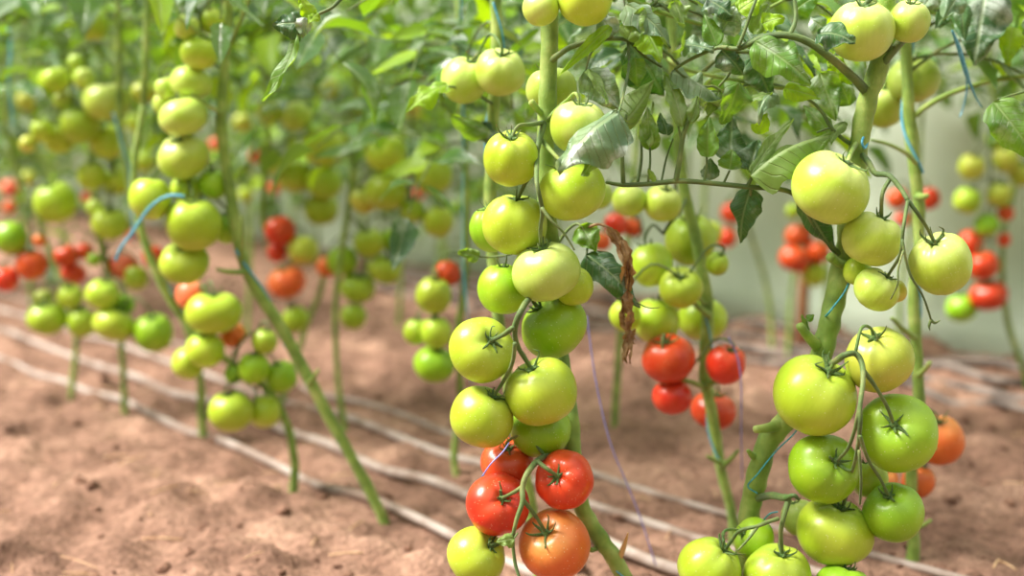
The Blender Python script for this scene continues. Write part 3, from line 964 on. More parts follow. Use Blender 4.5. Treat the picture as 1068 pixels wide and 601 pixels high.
S('b_low', [(812, 541, 1.30), (800, 545, 1.295), (790, 549, 1.29), (774, 551, 1.29), (766, 560, 1.29), (762, 567, 1.29)], [2.2, 2, 1.9, 1.7, 1.6, 1.5])
S('b_low', [(790, 550, 1.29), (780, 563, 1.285), (770, 574, 1.285)], [1.5, 1.3, 1])
S('b_low', [(818, 520, 1.31), (828, 517, 1.30), (833, 521, 1.30)], [2.6, 2.2, 1.5], 'calyx')
S('c_low', [(734, 404, 1.735), (722, 399, 1.71), (708, 395, 1.69), (691, 388, 1.66)], [3.2, 3, 2.8, 2.6], 'stem')
S('c_mid', [(736, 318, 1.735), (722, 306, 1.70), (710, 294, 1.67), (703, 287, 1.655)], [3, 2.8, 2.5, 2], 'stem')
S('c_mid', [(716, 206, 1.74), (708, 222, 1.70), (698, 234, 1.69), (692, 244, 1.69)], [2.4, 2.2, 2, 1.8])

# ------------------------------------------------------------------ fruits with calyx and pedicel
ORD = ['topmost', 'second from the top', 'third from the top', 'fourth from the top', 'fifth from the top', 'sixth from the top', 'seventh from the top', 'eighth from the top', 'ninth from the top', 'tenth from the top', 'eleventh from the top', 'twelfth from the top']
CN = {'g': 'green', 'p': 'pale green', 'd': 'deep green', 'y': 'yellowish', 'o': 'orange', 'r': 'red', 'k': 'pinkish red'}
fam = {'g': 'green', 'p': 'green', 'd': 'green', 'y': 'yellowish', 'o': 'orange', 'r': 'red', 'k': 'pinkish red'}


def auto_label(gk, t):
    g = G[gk]
    peers = sorted([q for q in g['toms'] if fam[q[4]] == fam[t[4]]], key=lambda q: q[1])
    i = peers.index(t)
    c = fam[t[4]]
    if len(peers) == 1:
        return f"single {c} tomato {g['where']}"
    if i == 0:
        return f"topmost {c} tomato {g['where']}"
    if i == len(peers) - 1:
        return f"lowest {c} tomato {g['where']}"
    return f"{ORD[i].replace(' from', f' {c} tomato from')} {g['where']}"


rnd = random.Random(5)
auto_trusses = {}
for idx, (gk, t, D) in enumerate(FR):
    px, py, w, h, col, cal, fl, lab = t
    g = G[gk]
    hi = D < 1.66
    R = fruit_R(w, D)
    c = at(px, py, D)
    if cal:
        dx = (cal[0] - px) / (w / 2) * .98
        dy = -(cal[1] - py) / (h / 2) * .98
        m = sqrt(dx * dx + dy * dy)
        if m > .96:
            dx, dy = dx / m * .96, dy / m * .96
            m = .96
        z = sqrt(1 - m * m)
        ax = RT * dx + UP * dy - FWD * z
    else:
        ax = V((rnd.uniform(-.35, .35), rnd.uniform(-.5, .35), 1))
    ax.normalize()
    upness = abs(ax.dot(UP))
    asp = max(.78, min(1.04, h / w))
    k = asp if upness > .75 else .88
    o = bpy.data.objects.new('tomato', get_fruit(col, hi, idx, '2' in fl))
    C.objects.link(o)
    q = V((0, 0, 1)).rotation_difference(ax)
    if '2' in fl:
        o.rotation_mode = 'QUATERNION'
        o.rotation_quaternion = Quaternion((0, 0, 1), 1.57)
        q = Quaternion()
    sp = rnd.uniform(0, 6.28)
    if '2' not in fl:
        o.rotation_mode = 'QUATERNION'
        o.rotation_quaternion = q @ Quaternion((0, 0, 1), sp)
    rs = R * (1.03 if k < 1 else 1.0)
    # fruit seen end-on keep the photographed width; compensate slimmer ones
    if upness <= .75 and h > w:
        rs *= (h / w) ** .5
    if w < h * .85 and not hi:
        rs *= 1.05
    o.scale = (rs, rs, rs * k)
    o.location = c
    tag(o, lab or auto_label(gk, t), 'tomato', 'tomatoes ' + g['where'])
    if D < 3.2:
        # scaled like the fruit, so built in metres and parented with an inverse
        me = calyx_mesh(idx if hi else idx % 6, 1.0, (.68 if col in 'dr' else .86) if hi else .9)
        cx = bpy.data.objects.new('calyx', me)
        C.objects.link(cx)
        me.materials.append(M['calyx'])
        me.polygons.foreach_set('use_smooth', [True] * len(me.polygons))
        cx.parent = o
        axw = (o.rotation_quaternion @ V((0, 0, 1)))
        top = c + axw * (rs * k * .82)
        # pedicel to the nearest stalk, or to an own truss stalk
        cand = STK[gk]
        if not cand or D > 1.9:
            key = gk
            if key not in auto_trusses:
                vis = [(q2, D2) for (g2, q2, D2) in FR if g2 == gk]
                mxp = sum(q2[0] for q2, _ in vis) / len(vis)
                y0 = min(q2[1] for q2, _ in vis)
                y1 = max(q2[1] for q2, _ in vis)
                Dm = sum(d for _, d in vis) / len(vis)
                si = near_stem(g['plant'], mxp, max(y0 - 18, -60))
                s = P[g['plant']]['pts'][si]
                a = at(mxp, y0 - 6, Dm)
                b = at(mxp + 3, (y0 + y1) / 2, Dm)
                d = at(mxp - 2, y1, Dm)
                mb = MB()
                mb.tube([s, s.lerp(a, .5) + V((0, 0, .012)), a, b, d], [.0028, .0026, .0024, .002, .0014], seg=6, sub=5)
                mb.build('truss_stalk', M['stalk'], roots[g['plant']])
                auto_trusses[key] = smooth_path([s, s.lerp(a, .5) + V((0, 0, .012)), a, b, d], 5)
            cand = auto_trusses[key]
        e = min(cand, key=lambda v: (v - (top + axw * .01)).length)
        if (e - top).length < (.035 if (hi and not cal) else .09) and t not in joined:
            mid1 = top + axw * .010
            L = (e - mid1).length
            mid2 = mid1.lerp(e, .5) + V((0, 0, .12 * L)) + axw * (.25 * L)
            mb = MB()
            mb.tube([top - axw * .004, mid1, mid2, e], [.0021, .0016, .0016, .0018], seg=6, sub=4)
            ob = mb.build('pedicel', M['calyx' if hi else 'stalk'])
            ob.parent = cx
            bpy.context.view_layer.update() if False else None
            mw = Matrix.LocRotScale(o.location, o.rotation_quaternion, o.scale)
            ob.matrix_parent_inverse = mw.inverted()

# ------------------------------------------------------------------ stubs left by pruned leaves
def stub(pk, a, b, r0, r1, mat='stem'):
    mb = MB()
    A_, B_ = at(*a), at(*b)
    mb.tube([A_, A_.lerp(B_, .55) + V((0, 0, -.0015)), B_], [r0 * m_ * 1.25, r0 * m_, r1 * m_], seg=9, sub=3, bump=.2, seed=a[0])
    mb.build('leaf_stub', M[mat], roots[pk])


stub('B', (856, 364, 1.385), (834, 340, 1.36), 5.2, 4.2)
stub('B', (880, 276, 1.385), (866, 268, 1.365), 4.5, 5)
stub('B', (818, 441, 1.385), (788, 448, 1.36), 5, 4)
stub('B', (790, 478, 1.385), (780, 470, 1.375), 3.2, 2)
stub('B', (886, 268, 1.385), (884, 258, 1.38), 5, 5)
stub('A', (570, 122, 1.385), (554, 106, 1.37), 3, 3.4)
stub('A', (645, 586, 1.385), (655, 556, 1.37), 2.6, .6, 'drystub')
stub('A', (622, 572, 1.385), (615, 573, 1.37), 2.4, 2.8)
stub('Cc', (738, 402, 1.73), (757, 388, 1.71), 3.4, 2.4)
stub('Cc', (752, 488, 1.73), (770, 470, 1.71), 3, 2)
stub('Cc', (752, 482, 1.73), (738, 476, 1.71), 2.6, 2)
stub('Cc', (740, 330, 1.73), (702, 296, 1.69), 3.6, 3)
stub('R', (954, 352, 1.67), (930, 332, 1.64), 3, 2.2)
stub('R', (958, 392, 1.67), (970, 378, 1.65), 3, 2.4)
stub('R', (952, 552, 1.67), (971, 543, 1.65), 2.6, 2)
stub('R', (956, 470, 1.67), (976, 468, 1.61), 2.4, 2)
stub('R', (957, 205, 1.67), (967, 204, 1.65), 4, 3)
stub('Lx', (252, 272, 1.87), (252, 225, 1.85), 3, 1.5)
stub('Lx', (256, 284, 1.87), (226, 281, 1.85), 3.4, 2.4)
stub('Lx', (322, 400, 1.87), (332, 386, 1.85), 3, 2)
stub('Lx', (236, 55, 1.87), (262, -8, 1.83), 3, 3)
stub('Lx', (231, 118, 1.87), (200, 98, 1.83), 2.4, 1.5)
stub('Lx', (231, 48, 1.87), (186, 18, 1.83), 2.4, 1.8)
stub('L3', (212, 440, 2.31), (222, 425, 2.30), 2.4, 1.6)

# ------------------------------------------------------------------ leaves close to the camera
LEAFPARENT = {}


def hand_leaf(pk, leaflets, twigs=(), mats=('leaf',), name='leaf'):
    """one compound leaf = one part: leaflets (base px,py,D, tip px,py,D, width px, normal, fold, mat index, curl) + twigs"""
    mb = MB()
    nm = len(mats)
    for j, tw in enumerate(twigs):
        pts, r = tw
        mb.tube([at(*p) for p in pts], [x * m_ for x in r], seg=7, sub=5, bump=.1, mi=nm)
    for j, lf in enumerate(leaflets):
        b, t, w, nv, fold, mi, curl = lf
        A_, B_ = at(*b), at(*t)
        D = (b[2] + t[2]) / 2
        width = w * 1.3 * D / F
        nrm = RT * nv[0] + UP * nv[1] - FWD * nv[2]
        mb.leaflet(A_, B_, width, nrm, fold=fold, curl=curl, teeth=.12, wav=.75, seed=(b[0] * 1.7 + b[1]) % 17, nl=22, nw=6, mi=mi, roll=.55)
    o = mb.build(name, [M[m] for m in mats] + [M['stalk']], roots[pk])
    return o


MT = ('leaf', 'leafdark', 'leafdust', 'leafyoung', 'leafunder')
# long leaf lying across from the right stem to the central column, leaflets pointing up
hand_leaf('B', [
    ((652, 128, 1.37), (682, 84, 1.40), 30, (.5, .2, 1), -.5, 4, .1),
    ((679, 156, 1.37), (675, 112, 1.36), 22, (-.3, .2, 1), .5, 0, .05),
    ((678, 153, 1.36), (681, 106, 1.39), 14, (-.9, .1, .6), .4, 4, .05),
    ((712, 131, 1.36), (693, 76, 1.38), 24, (.4, .2, 1), .5, 4, .05),
    ((738, 164, 1.36), (739, 122, 1.36), 24, (-.3, 0, 1), .6, 0, .05),
    ((761, 177, 1.36), (764, 156, 1.36), 22, (0, .2, 1), .1, 0, .05),
    ((781, 185, 1.36), (871, 140, 1.37), 42, (-.3, .75, .7), -.55, 4, .12),
    ((784, 181, 1.375), (828, 124, 1.39), 18, (-.6, .5, .8), .5, 4, .05),
    ((781, 178, 1.40), (790, 146, 1.42), 34, (.1, .3, 1), .2, 1, .05),
    ((741, 188, 1.38), (741, 165, 1.38), 18, (0, .2, 1), .3, 1, .05),
    ((762, 165, 1.40), (764, 122, 1.42), 34, (.1, .3, 1), .25, 1, -.08),
    ((783, 196, 1.39), (772, 254, 1.40), 30, (-.5, .1, .9), .35, 1, .1),
    ((837, 208, 1.375), (871, 264, 1.385), 28, (-.6, .5, .7), -.45, 1, .1),
    ((684, 189, 1.36), (676, 176, 1.35), 7, (0, .2, 1), .3, 4, 0),
    ((696, 140, 1.37), (688, 118, 1.385), 16, (.3, .3, 1), .3, 1, .05),
    ((720, 128, 1.36), (727, 100, 1.37), 14, (.6, .3, .8), .5, 4, .1),
], [
    ([(884, 268, 1.39), (872, 262, 1.385), (852, 238, 1.38), (836, 212, 1.375), (820, 199, 1.37), (780, 195, 1.365), (750, 192, 1.365), (710, 189, 1.365), (677, 192, 1.365), (650, 193, 1.365), (632, 190, 1.365)], [3.6, 3, 2.6, 2.5, 2.5, 2.5, 2.5, 2.6, 2.5, 2.3, 1.6]),
    ([(650, 191, 1.365), (649, 160, 1.365), (651, 132, 1.37), (653, 120, 1.37)], [2.4, 2, 1.9, 1.4]),
    ([(647, 160, 1.37), (646, 136, 1.37)], [1.3, 1]),
    ([(665, 191, 1.37), (669, 165, 1.375), (668, 130, 1.38)], [1.7, 1.5, 1.1]),
    ([(676, 191, 1.365), (678, 170, 1.365), (678, 154, 1.365)], [1.4, 1.2, 1]),
    ([(705, 189, 1.365), (709, 165, 1.365), (713, 140, 1.365), (720, 122, 1.365), (723, 112, 1.37)], [2.9, 2.6, 2.4, 2.2, 1.4]),
    ([(711, 148, 1.365), (707, 130, 1.365)], [1.4, 1]),
    ([(690, 189, 1.37), (695, 165, 1.38), (702, 145, 1.39)], [1.1, 1, .8]),
    ([(734, 191, 1.365), (737, 176, 1.365), (737, 162, 1.365)], [1.5, 1.2, 1]),
    ([(754, 193, 1.365), (761, 178, 1.365)], [1.3, 1]),
    ([(779, 195, 1.365), (785, 184, 1.362)], [2, 1.6]),
    ([(783, 196, 1.37), (783, 204, 1.39)], [1.3, 1.1]),
], MT)
# central plant's petiole to the right with dusty leaflets
hand_leaf('A', [
    ((637, 28, 1.37), (583, 79, 1.35), 15, (.6, .6, .6), .7, 3, .12),
    ((644, 116, 1.30), (582, 180, 1.275), 56, (-.35, .5, .9), -.35, 2, .10),
    ((642, 140, 1.31), (608, 184, 1.29), 30, (.5, -.3, 1), .3, 4, -.05),
    ((611, 74, 1.36), (648, 115, 1.35), 36, (-.5, .5, .9), .45, 2, .08),
    ((613, 72, 1.35), (634, 108, 1.34), 18, (.7, .3, .8), .6, 4, .05),
    ((655, 44, 1.40), (690, 100, 1.42), 52, (.2, .4, 1), .2, 1, .08),
    ((672, 30, 1.38), (690, 62, 1.36), 26, (.2, .2, 1), -.3, 3, .05),
    ((653, 5, 1.39), (700, 50, 1.38), 34, (-.2, .8, .7), .3, 2, .12),
    ((662, 60, 1.38), (664, 90, 1.39), 22, (.2, .2, 1), .4, 0, .06),
    ((640, 36, 1.37), (622, 12, 1.38), 22, (-.3, .4, .9), .3, 2, .05),
    ((655, 42, 1.38), (672, 8, 1.38), 24, (-.4, .3, .9), .4, 4, .05),
], [
    ([(572, 66, 1.385), (583, 57, 1.37), (596, 49, 1.37), (620, 42, 1.37), (640, 40, 1.38), (656, 43, 1.385), (672, 58, 1.39), (690, 70, 1.39)], [3.6, 3, 2.8, 2.6, 2.4, 2, 1.6, 1.2]),
    ([(655, 43, 1.385), (656, 70, 1.375), (650, 100, 1.34), (645, 118, 1.30)], [1.6, 1.4, 1.3, 1]),
    ([(628, 41, 1.375), (616, 56, 1.365), (611, 74, 1.36)], [1.3, 1.2, 1]),
    ([(638, 40, 1.375), (638, 30, 1.372)], [1.4, 1.1]),
], MT)
# bright dusty leaves between the two plants, on a side branch of the right stem
hand_leaf('B', [
    ((700, 75, 1.39), (752, 108, 1.38), 46, (.2, .8, .7), -.15, 2, .1),
    ((712, 47, 1.38), (745, 52, 1.37), 22, (.1, .7, .8), .3, 2, .05),
    ((704, 62, 1.38), (714, 32, 1.37), 14, (.8, .2, .6), .5, 4, .05),
    ((703, 2, 1.41), (712, 30, 1.40), 24, (.4, .4, .9), .3, 4, .06),
    ((748, 48, 1.38), (734, 14, 1.39), 20, (-.3, .3, 1), .35, 0, .05),
    ((752, 52, 1.375), (775, 78, 1.38), 26, (-.4, .6, .8), .3, 1, .06),
    ((750, 95, 1.39), (735, 125, 1.38), 16, (.6, .3, .8), .4, 4, .05),
    ((770, 86, 1.37), (752, 130, 1.38), 30, (.5, .2, .9), .5, 0, .08),
    ((787, 44, 1.36), (846, 88, 1.34), 40, (-.5, .55, .85), .3, 0, .12),
    ((785, 60, 1.42), (805, 104, 1.43), 30, (-.2, .2, 1), .2, 1, .05),
    ((783, 104, 1.37), (806, 98, 1.37), 14, (0, .6, .8), .3, 4, .08),
    ((808, 96, 1.375), (790, 128, 1.36), 16, (-.2, .8, .6), -.5, 2, .25),
    ((790, 140, 1.375), (800, 118, 1.37), 18, (.4, .2, 1), .4, 3, .05),
    ((795, 25, 1.37), (818, 18, 1.36), 19, (0, .4, 1), .25, 3, .05),
    ((786, 36, 1.38), (802, 5, 1.38), 18, (-.5, .3, .9), .5, 4, .1),
    ((770, 12, 1.38), (798, -6, 1.38), 24, (0, .5, .9), .3, 3, .05),
    ((752, 34, 1.39), (772, 2, 1.40), 28, (.3, .6, .9), .3, 2, .08),
    ((738, 0, 1.39), (765, 18, 1.38), 34, (.2, .6, .8), .2, 1, .06),
    ((818, 92, 1.36), (856, 103, 1.36), 18, (0, .3, 1), .2, 3, .06),
    ((852, 36, 1.335), (892, 46, 1.32), 34, (.2, .6, .9), .45, 1, .15),
    ((855, 76, 1.39), (872, 126, 1.38), 32, (-.3, .1, 1), .35, 0, .05),
    ((886, 110, 1.40), (872, 80, 1.40), 26, (.4, .1, .9), .3, 0, .05),
    ((866, 60, 1.41), (888, 88, 1.41), 20, (0, .3, .9), .3, 3, .05),
    ((846, 20, 1.39), (872, 44, 1.40), 24, (.2, .5, .8), .3, 2, .06),
    ((830, 10, 1.40), (855, -6, 1.40), 22, (.2, .5, .8), .3, 0, .06),
    ((800, 60, 1.42), (828, 76, 1.43), 22, (-.1, .6, .8), .3, 1, .1),
    ((865, 140, 1.39), (838, 110, 1.40), 24, (-.2, .4, .9), .4, 0, .1),
    ((880, 128, 1.39), (866, 150, 1.36), 14, (-.6, .4, .8), .4, 4, .1),
], [
    ([(904, 96, 1.385), (893, 84, 1.37), (880, 72, 1.36), (862, 57, 1.355), (843, 44, 1.355), (822, 37, 1.355), (800, 38, 1.36), (783, 45, 1.365), (768, 51, 1.37), (748, 50, 1.375), (720, 62, 1.38), (704, 72, 1.385)], [5, 4.6, 4.2, 4, 3.8, 3.6, 3.4, 3, 2.6, 2, 1.8, 1.4]),
    ([(824, 36, 1.355), (829, 24, 1.36), (830, 10, 1.365), (827, -12, 1.37)], [2.6, 2.2, 2, 1.8]),
    ([(770, 49, 1.365), (776, 34, 1.365), (783, 14, 1.365), (790, -4, 1.37)], [2, 1.8, 1.7, 1.4]),
    ([(785, 54, 1.38), (768, 54, 1.38)], [1.8, 1.6]),
    ([(752, 95, 1.39), (744, 90, 1.39), (732, 90, 1.39), (714, 80, 1.385), (704, 72, 1.385)], [1.2, 1.3, 1.4, 1.3, 1.2]),
    ([(750, 90, 1.39), (760, 78, 1.39), (770, 60, 1.375)], [1.3, 1.3, 1.4]),
    ([(890, 152, 1.39), (878, 144, 1.375), (866, 132, 1.37), (858, 118, 1.37), (846, 106, 1.37), (822, 94, 1.365)], [2.4, 2, 1.9, 1.7, 1.5, 1.2]),
    ([(872, 142, 1.375), (866, 134, 1.375), (852, 138, 1.38)], [1.6, 1.3, 1]),
], MT)
# narrow curled leaf hanging in focus at the upper left, arching over from the central plant
hand_leaf('A', [
    ((311, 36, 1.36), (275, 107, 1.35), 24, (-.8, .3, .8), .75, 0, -.06),
    ((316, 24, 1.36), (284, 26, 1.36), 28, (.1, .3, 1), .25, 1, .05),
    ((318, 18, 1.355), (316, 40, 1.355), 16, (.5, .2, .9), .3, 2, .05),
    ((326, 18, 1.36), (311, -4, 1.36), 16, (.1, .3, 1), .3, 3, .08),
    ((330, 14, 1.36), (322, 24, 1.35), 12, (.1, .6, .9), .3, 3, .05),
], [
    ([(574, -60, 1.385), (520, -52, 1.38), (440, -36, 1.375), (380, -18, 1.37), (357, -2, 1.365), (346, 8, 1.36), (332, 15, 1.36), (318, 26, 1.36), (311, 36, 1.36)], [3, 2.8, 2.4, 2.1, 1.9, 1.8, 1.6, 1.4, 1.1]),
], MT)
# leaf dangling right of the column, beside the withered one
hand_leaf('A', [
    ((611, 266, 1.41), (668, 321, 1.39), 32, (-.2, .7, .8), .3, 1, .12),
    ((606, 236, 1.42), (622, 262, 1.41), 28, (-.2, .3, 1), .3, 0, .1),
], [([(577, 262, 1.44), (592, 240, 1.43), (604, 234, 1.42), (612, 250, 1.415), (612, 266, 1.41)], [2, 1.7, 1.5, 1.3, 1.1]),
    ([(664, 316, 1.39), (676, 321, 1.385), (688, 321, 1.385)], [.8, .6, .4])], MT)
# right-hand leaves near the edge
hand_leaf('R', [
    ((1028, -10, 1.56), (1016, 68, 1.54), 54, (-.3, .2, 1), .3, 1, .06),
    ((1000, -6, 1.5), (984, 20, 1.48), 26, (.3, .7, .8), .4, 2, .1),
    ((1003, 4, 1.53), (1006, 42, 1.53), 16, (-.5, .2, .9), .3, 1, .05),
    ((1056, -20, 1.6), (1050, 40, 1.6), 46, (-.2, .2, 1), .3, 0, .05),
    ((1056, 28, 1.56), (1050, 68, 1.56), 22, (-.3, .1, 1), .3, 3, .05),
    ((1036, 106, 1.42), (1082, 168, 1.40), 40, (-.4, .4, .9), .35, 0, .08),
    ((975, -10, 1.52), (962, 10, 1.5), 26, (.2, .5, .9), .3, 2, .05),
    ((986, 14, 1.5), (975, 30, 1.49), 14, (.2, .5, .9), .3, 1, .05),
], [([(943, -30, 1.68), (975, -28, 1.56), (1010, -24, 1.54), (1050, -22, 1.56), (1100, 20, 1.5), (1100, 80, 1.45), (1040, 104, 1.42)], [3, 2.6, 2.4, 2, 1.6, 1.4, 1])], MT)
pipe('R', 'side_branch', [(952, 122, 1.68), (968, 110, 1.67), (990, 98, 1.66), (1020, 88, 1.66), (1045, 82, 1.66), (1085, 78, 1.66)], [.0036, .0034, .0032, .003, .003, .003], 'stem')
pipe('R', 'side_branch', [(955, 170, 1.67), (945, 160, 1.655), (925, 150, 1.64), (908, 146, 1.63)], [.003, .0026, .0022, .0014], 'stem')
hand_leaf('B', [((842, 348, 1.375), (836, 328, 1.37), 11, (.2, .3, 1), .3, 4, .05), ((842, 334, 1.372), (849, 328, 1.37), 8, (.2, .3, 1), .3, 0, .05)],
          [([(848, 360, 1.38), (845, 350, 1.375), (841, 336, 1.372)], [1.2, 1.1, .8])], MT)
hand_leaf('A', [((536, 562, 1.285), (517, 566, 1.28), 15, (0, .5, .9), .15, 4, .08)], [([(540, 556, 1.29), (536, 562, 1.285)], [.9, .8])], MT)
hand_leaf('A', [((500, 268, 1.45), (478, 262, 1.44), 14, (0, .3, 1), .3, 4, .05)], [([(572, 232, 1.44), (540, 262, 1.45), (515, 268, 1.46), (500, 268, 1.45)], [1.6, 1.4, 1.1, .9])], MT)
hand_leaf('K', [
    ((466, 88, 1.56), (424, 118, 1.54), 26, (-.1, .8, .6), .35, 3, .08),
    ((512, 138, 1.58), (468, 118, 1.56), 22, (-.3, .3, .9), -.35, 0, -.15),
    ((500, 130, 1.6), (520, 150, 1.6), 22, (0, .5, .9), .3, 1, .06),
], [([(516, 110, 1.62), (500, 100, 1.59), (480, 92, 1.57), (464, 90, 1.56)], [2, 1.7, 1.4, 1.1]),
    ([(514, 134, 1.62), (505, 136, 1.59), (496, 132, 1.58)], [2, 1.5, 1.2])], MT)
# withered brown leaf
mb = MB()
rw = random.Random(3)
spine = [(638, 240, 1.40), (648, 256, 1.395), (655, 280, 1.39), (652, 305, 1.39), (655, 330, 1.39), (657, 350, 1.39), (654, 372, 1.39)]
for j in range(4):
    pts = [at(px + rw.uniform(-4, 4), py + rw.uniform(-3, 3), D + rw.uniform(-.008, .008)) for px, py, D in spine]
    for a, b in zip(pts, pts[1:]):
        mb.leaflet(a - (b - a) * .25, b + (b - a) * .25, rw.uniform(6, 13) * 1.39 / F, V((rw.uniform(-1, 1), -1, rw.uniform(-.3, .6))), fold=rw.uniform(-1.2, 1.2), curl=rw.uniform(-.2, .2), teeth=.5, wav=1.2, seed=rw.random() * 9, nl=8, nw=3)
mb.tube([at(612, 238, 1.42), at(624, 234, 1.41), at(638, 240, 1.40), at(650, 262, 1.395), at(653, 300, 1.39)], [.0016, .0015, .0014, .0012, .0008], seg=6)
wl = mb.build('withered_leaf', M['brown'], roots['A'])
tag(wl, 'brown shrivelled leaf hanging limp')

# ------------------------------------------------------------------ foliage of the plants behind
def compound(mb, start, az, elev, length, rr, size, mats, nl=7, nw=2):
    d = V((cos(az) * cos(elev), sin(az) * cos(elev), sin(elev)))
    side = d.cross(V((0, 0, 1))).normalized()
    pts = []
    n = 5
    for i in range(n + 1):
        s = i / n
        pts.append(start + d * (length * s) + V((0, 0, -length * .55 * s * s)))
    mb.tube(pts, [.0022, .0018, .0014, .001], seg=4, sub=1, mi=len(mats))
    for i in range(2, n + 1):
        for sg in (-1, 1):
            if i == n and sg == 1:
                continue
            b = pts[i]
            t = (pts[i] - pts[i - 1]).normalized()
            out = (side * sg * rr.uniform(.6, 1.1) + t * rr.uniform(.3, .9) + V((0, 0, rr.uniform(-.7, .1)))) if i < n else t + V((0, 0, -.3))
            out.normalize()
            ln = size * rr.uniform(.7, 1.25) * (1.2 if i == n else 1)
            nv = V((rr.uniform(-.5, .5), rr.uniform(-.7, .3), 1))
            mb.leaflet(b + out * .006, b + out * ln, ln * rr.uniform(.42, .6), nv, fold=rr.uniform(.15, .5), curl=rr.uniform(-.05, .2), teeth=.22, wav=.3, seed=rr.random() * 20, nl=nl, nw=nw,
                       mi=rr.choices(range(len(mats)), (4, 2, 1, 2, 3)[:len(mats)])[0])


FM = ('leafbg', 'leafdark', 'leafdust', 'leafyoung', 'leafgloss')


def foliage(pk, z0, z1, count, seed, size=.07, length=.27, azr=None):
    rr = random.Random(seed)
    pl = P[pk]
    pts = [p for p in pl['pts']]
    mb = MB()
    for i in range(count):
        z = z0 + (z1 - z0) * (i + rr.random()) / count
        top = max(pts, key=lambda p: p.z)
        if z > top.z:
            s = V((top.x, top.y, z))
        else:
            s = min(pts, key=lambda p: abs(p.z - z)).copy()
        az = rr.uniform(0, 2 * pi) if azr is None else rr.uniform(*azr)
        compound(mb, s, az, rr.uniform(.1, .8), length * rr.uniform(.7, 1.2), rr, size, FM)
    mb.build('foliage', [M[m] for m in FM] + [M['stalk']], roots[pk])


# stems run on upward, out of the picture
for pk, pl in P.items():
    top = pl['pts'][0]
    if pk not in ('A', 'B') and top.z < .95:
        mb = MB()
        mb.tube([top, V((top.x + .01, top.y + .01, (top.z + 1.0) / 2)), V((top.x, top.y + .02, 1.02))], [pl['rad'][0], pl['rad'][0] * .8, .002], seg=7, sub=3)
        mb.build('stem_top', M['stem'], roots[pk])

for i, (pk, z0, z1, n) in enumerate([('Lx', .69, .88, 5), ('L2', .70, .86, 6), ('L3', .66, .86, 13), ('L4', .63, .86, 13), ('L5', .58, .84, 14),
                                     ('N1', .51, .95, 26), ('N2', .47, .90, 26), ('N3', .56, .95, 20), ('N4', .48, 1.0, 26), ('N5', .48, 1.0, 26),
                                     ('N6', .46, 1.0, 28), ('F0', .56, 1.0, 20), ('F1', .60, 1.0, 18), ('F2', .56, 1.0, 20), ('F3', .60, 1.0, 18),
                                     ('C2', .54, .95, 22)]):
    foliage(pk, z0, z1, n, 40 + i)
foliage('Cc', .53, .80, 15, 77, .058, .2, (.0, 3.1))
foliage('R', .58, .82, 12, 78, .058, .22, (-.4, 2.2))
foliage('K', .60, .82, 8, 79, .055, .2, (.4, 3.4))

# leafy side shoots between the central and the right plant
def shoot(pk, path, r0, seed, per, size, length):
    rr = random.Random(seed)
    q = [at(*p) for p in path]
    mb = MB()
    mb.tube(q, [r0, r0 * .8, r0 * .55], seg=7, sub=6, bump=.15)
    mb.build('side_branch', M['stem'], roots[pk])
    sp_ = smooth_path(q, 6)
    for k in range(per):
        s_ = sp_[int((k + .7) / per * (len(sp_) - 1))]
        mb = MB()
        compound(mb, s_, rr.uniform(-.4, 3.5), rr.uniform(.1, 1.0), length * rr.uniform(.7, 1.2), rr, size, MT5, nl=14, nw=4)
        mb.build('leaf', [M[m] for m in MT5] + [M['stalk']], roots[pk])


MT5 = ('leaf', 'leafdark', 'leafdust', 'leafyoung')
shoot('Cc', [(702, 66, 1.74), (694, 58, 1.62), (716, 72, 1.53), (770, 84, 1.50), (830, 92, 1.50), (868, 70, 1.52)], .003, 5, 10, .04, .10)
shoot('A', [(574, -22, 1.385), (600, -30, 1.44), (650, -4, 1.47), (706, 18, 1.47), (760, 26, 1.47), (830, -6, 1.48)], .003, 6, 11, .042, .11)
shoot('R', [(944, -5, 1.68), (970, 12, 1.66), (1010, 22, 1.64), (1070, 10, 1.62)], .003, 8, 5, .05, .13)

# plants of the rows further back, deep in blur: one plant built, the rest copied
back = []


def back_plant(seed, n, z0, z1):
    rr = random.Random(seed)
    e = bpy.data.objects.new('tomato_plant', None)
    C.objects.link(e)
    e.empty_display_size = .05
    lean = rr.uniform(-.06, .06)
    path = [V((0, 0, -.02)), V((lean * .3, 0, .25)), V((lean, .01, .55)), V((lean * .8, -.01, .85)), V((lean, 0, 1.1))]
    mb = MB()
    mb.tube(path, [.007, .006, .006, .005, .003], seg=7, sub=4, bump=.2)
    mb.build('stem', M['stem'], e)
    mb = MB()
    sp_ = smooth_path(path, 6)
    for i in range(n):
        z = z0 + (z1 - z0) * (i + rr.random()) / n
        s = min(sp_, key=lambda p: abs(p.z - z)).copy()
        compound(mb, s, rr.uniform(0, 6.28), rr.uniform(.1, .8), rr.uniform(.2, .32), rr, .074, FM, nl=6, nw=2)
    mb.build('foliage', [M[m] for m in FM] + [M['stalk']], e)
    return e


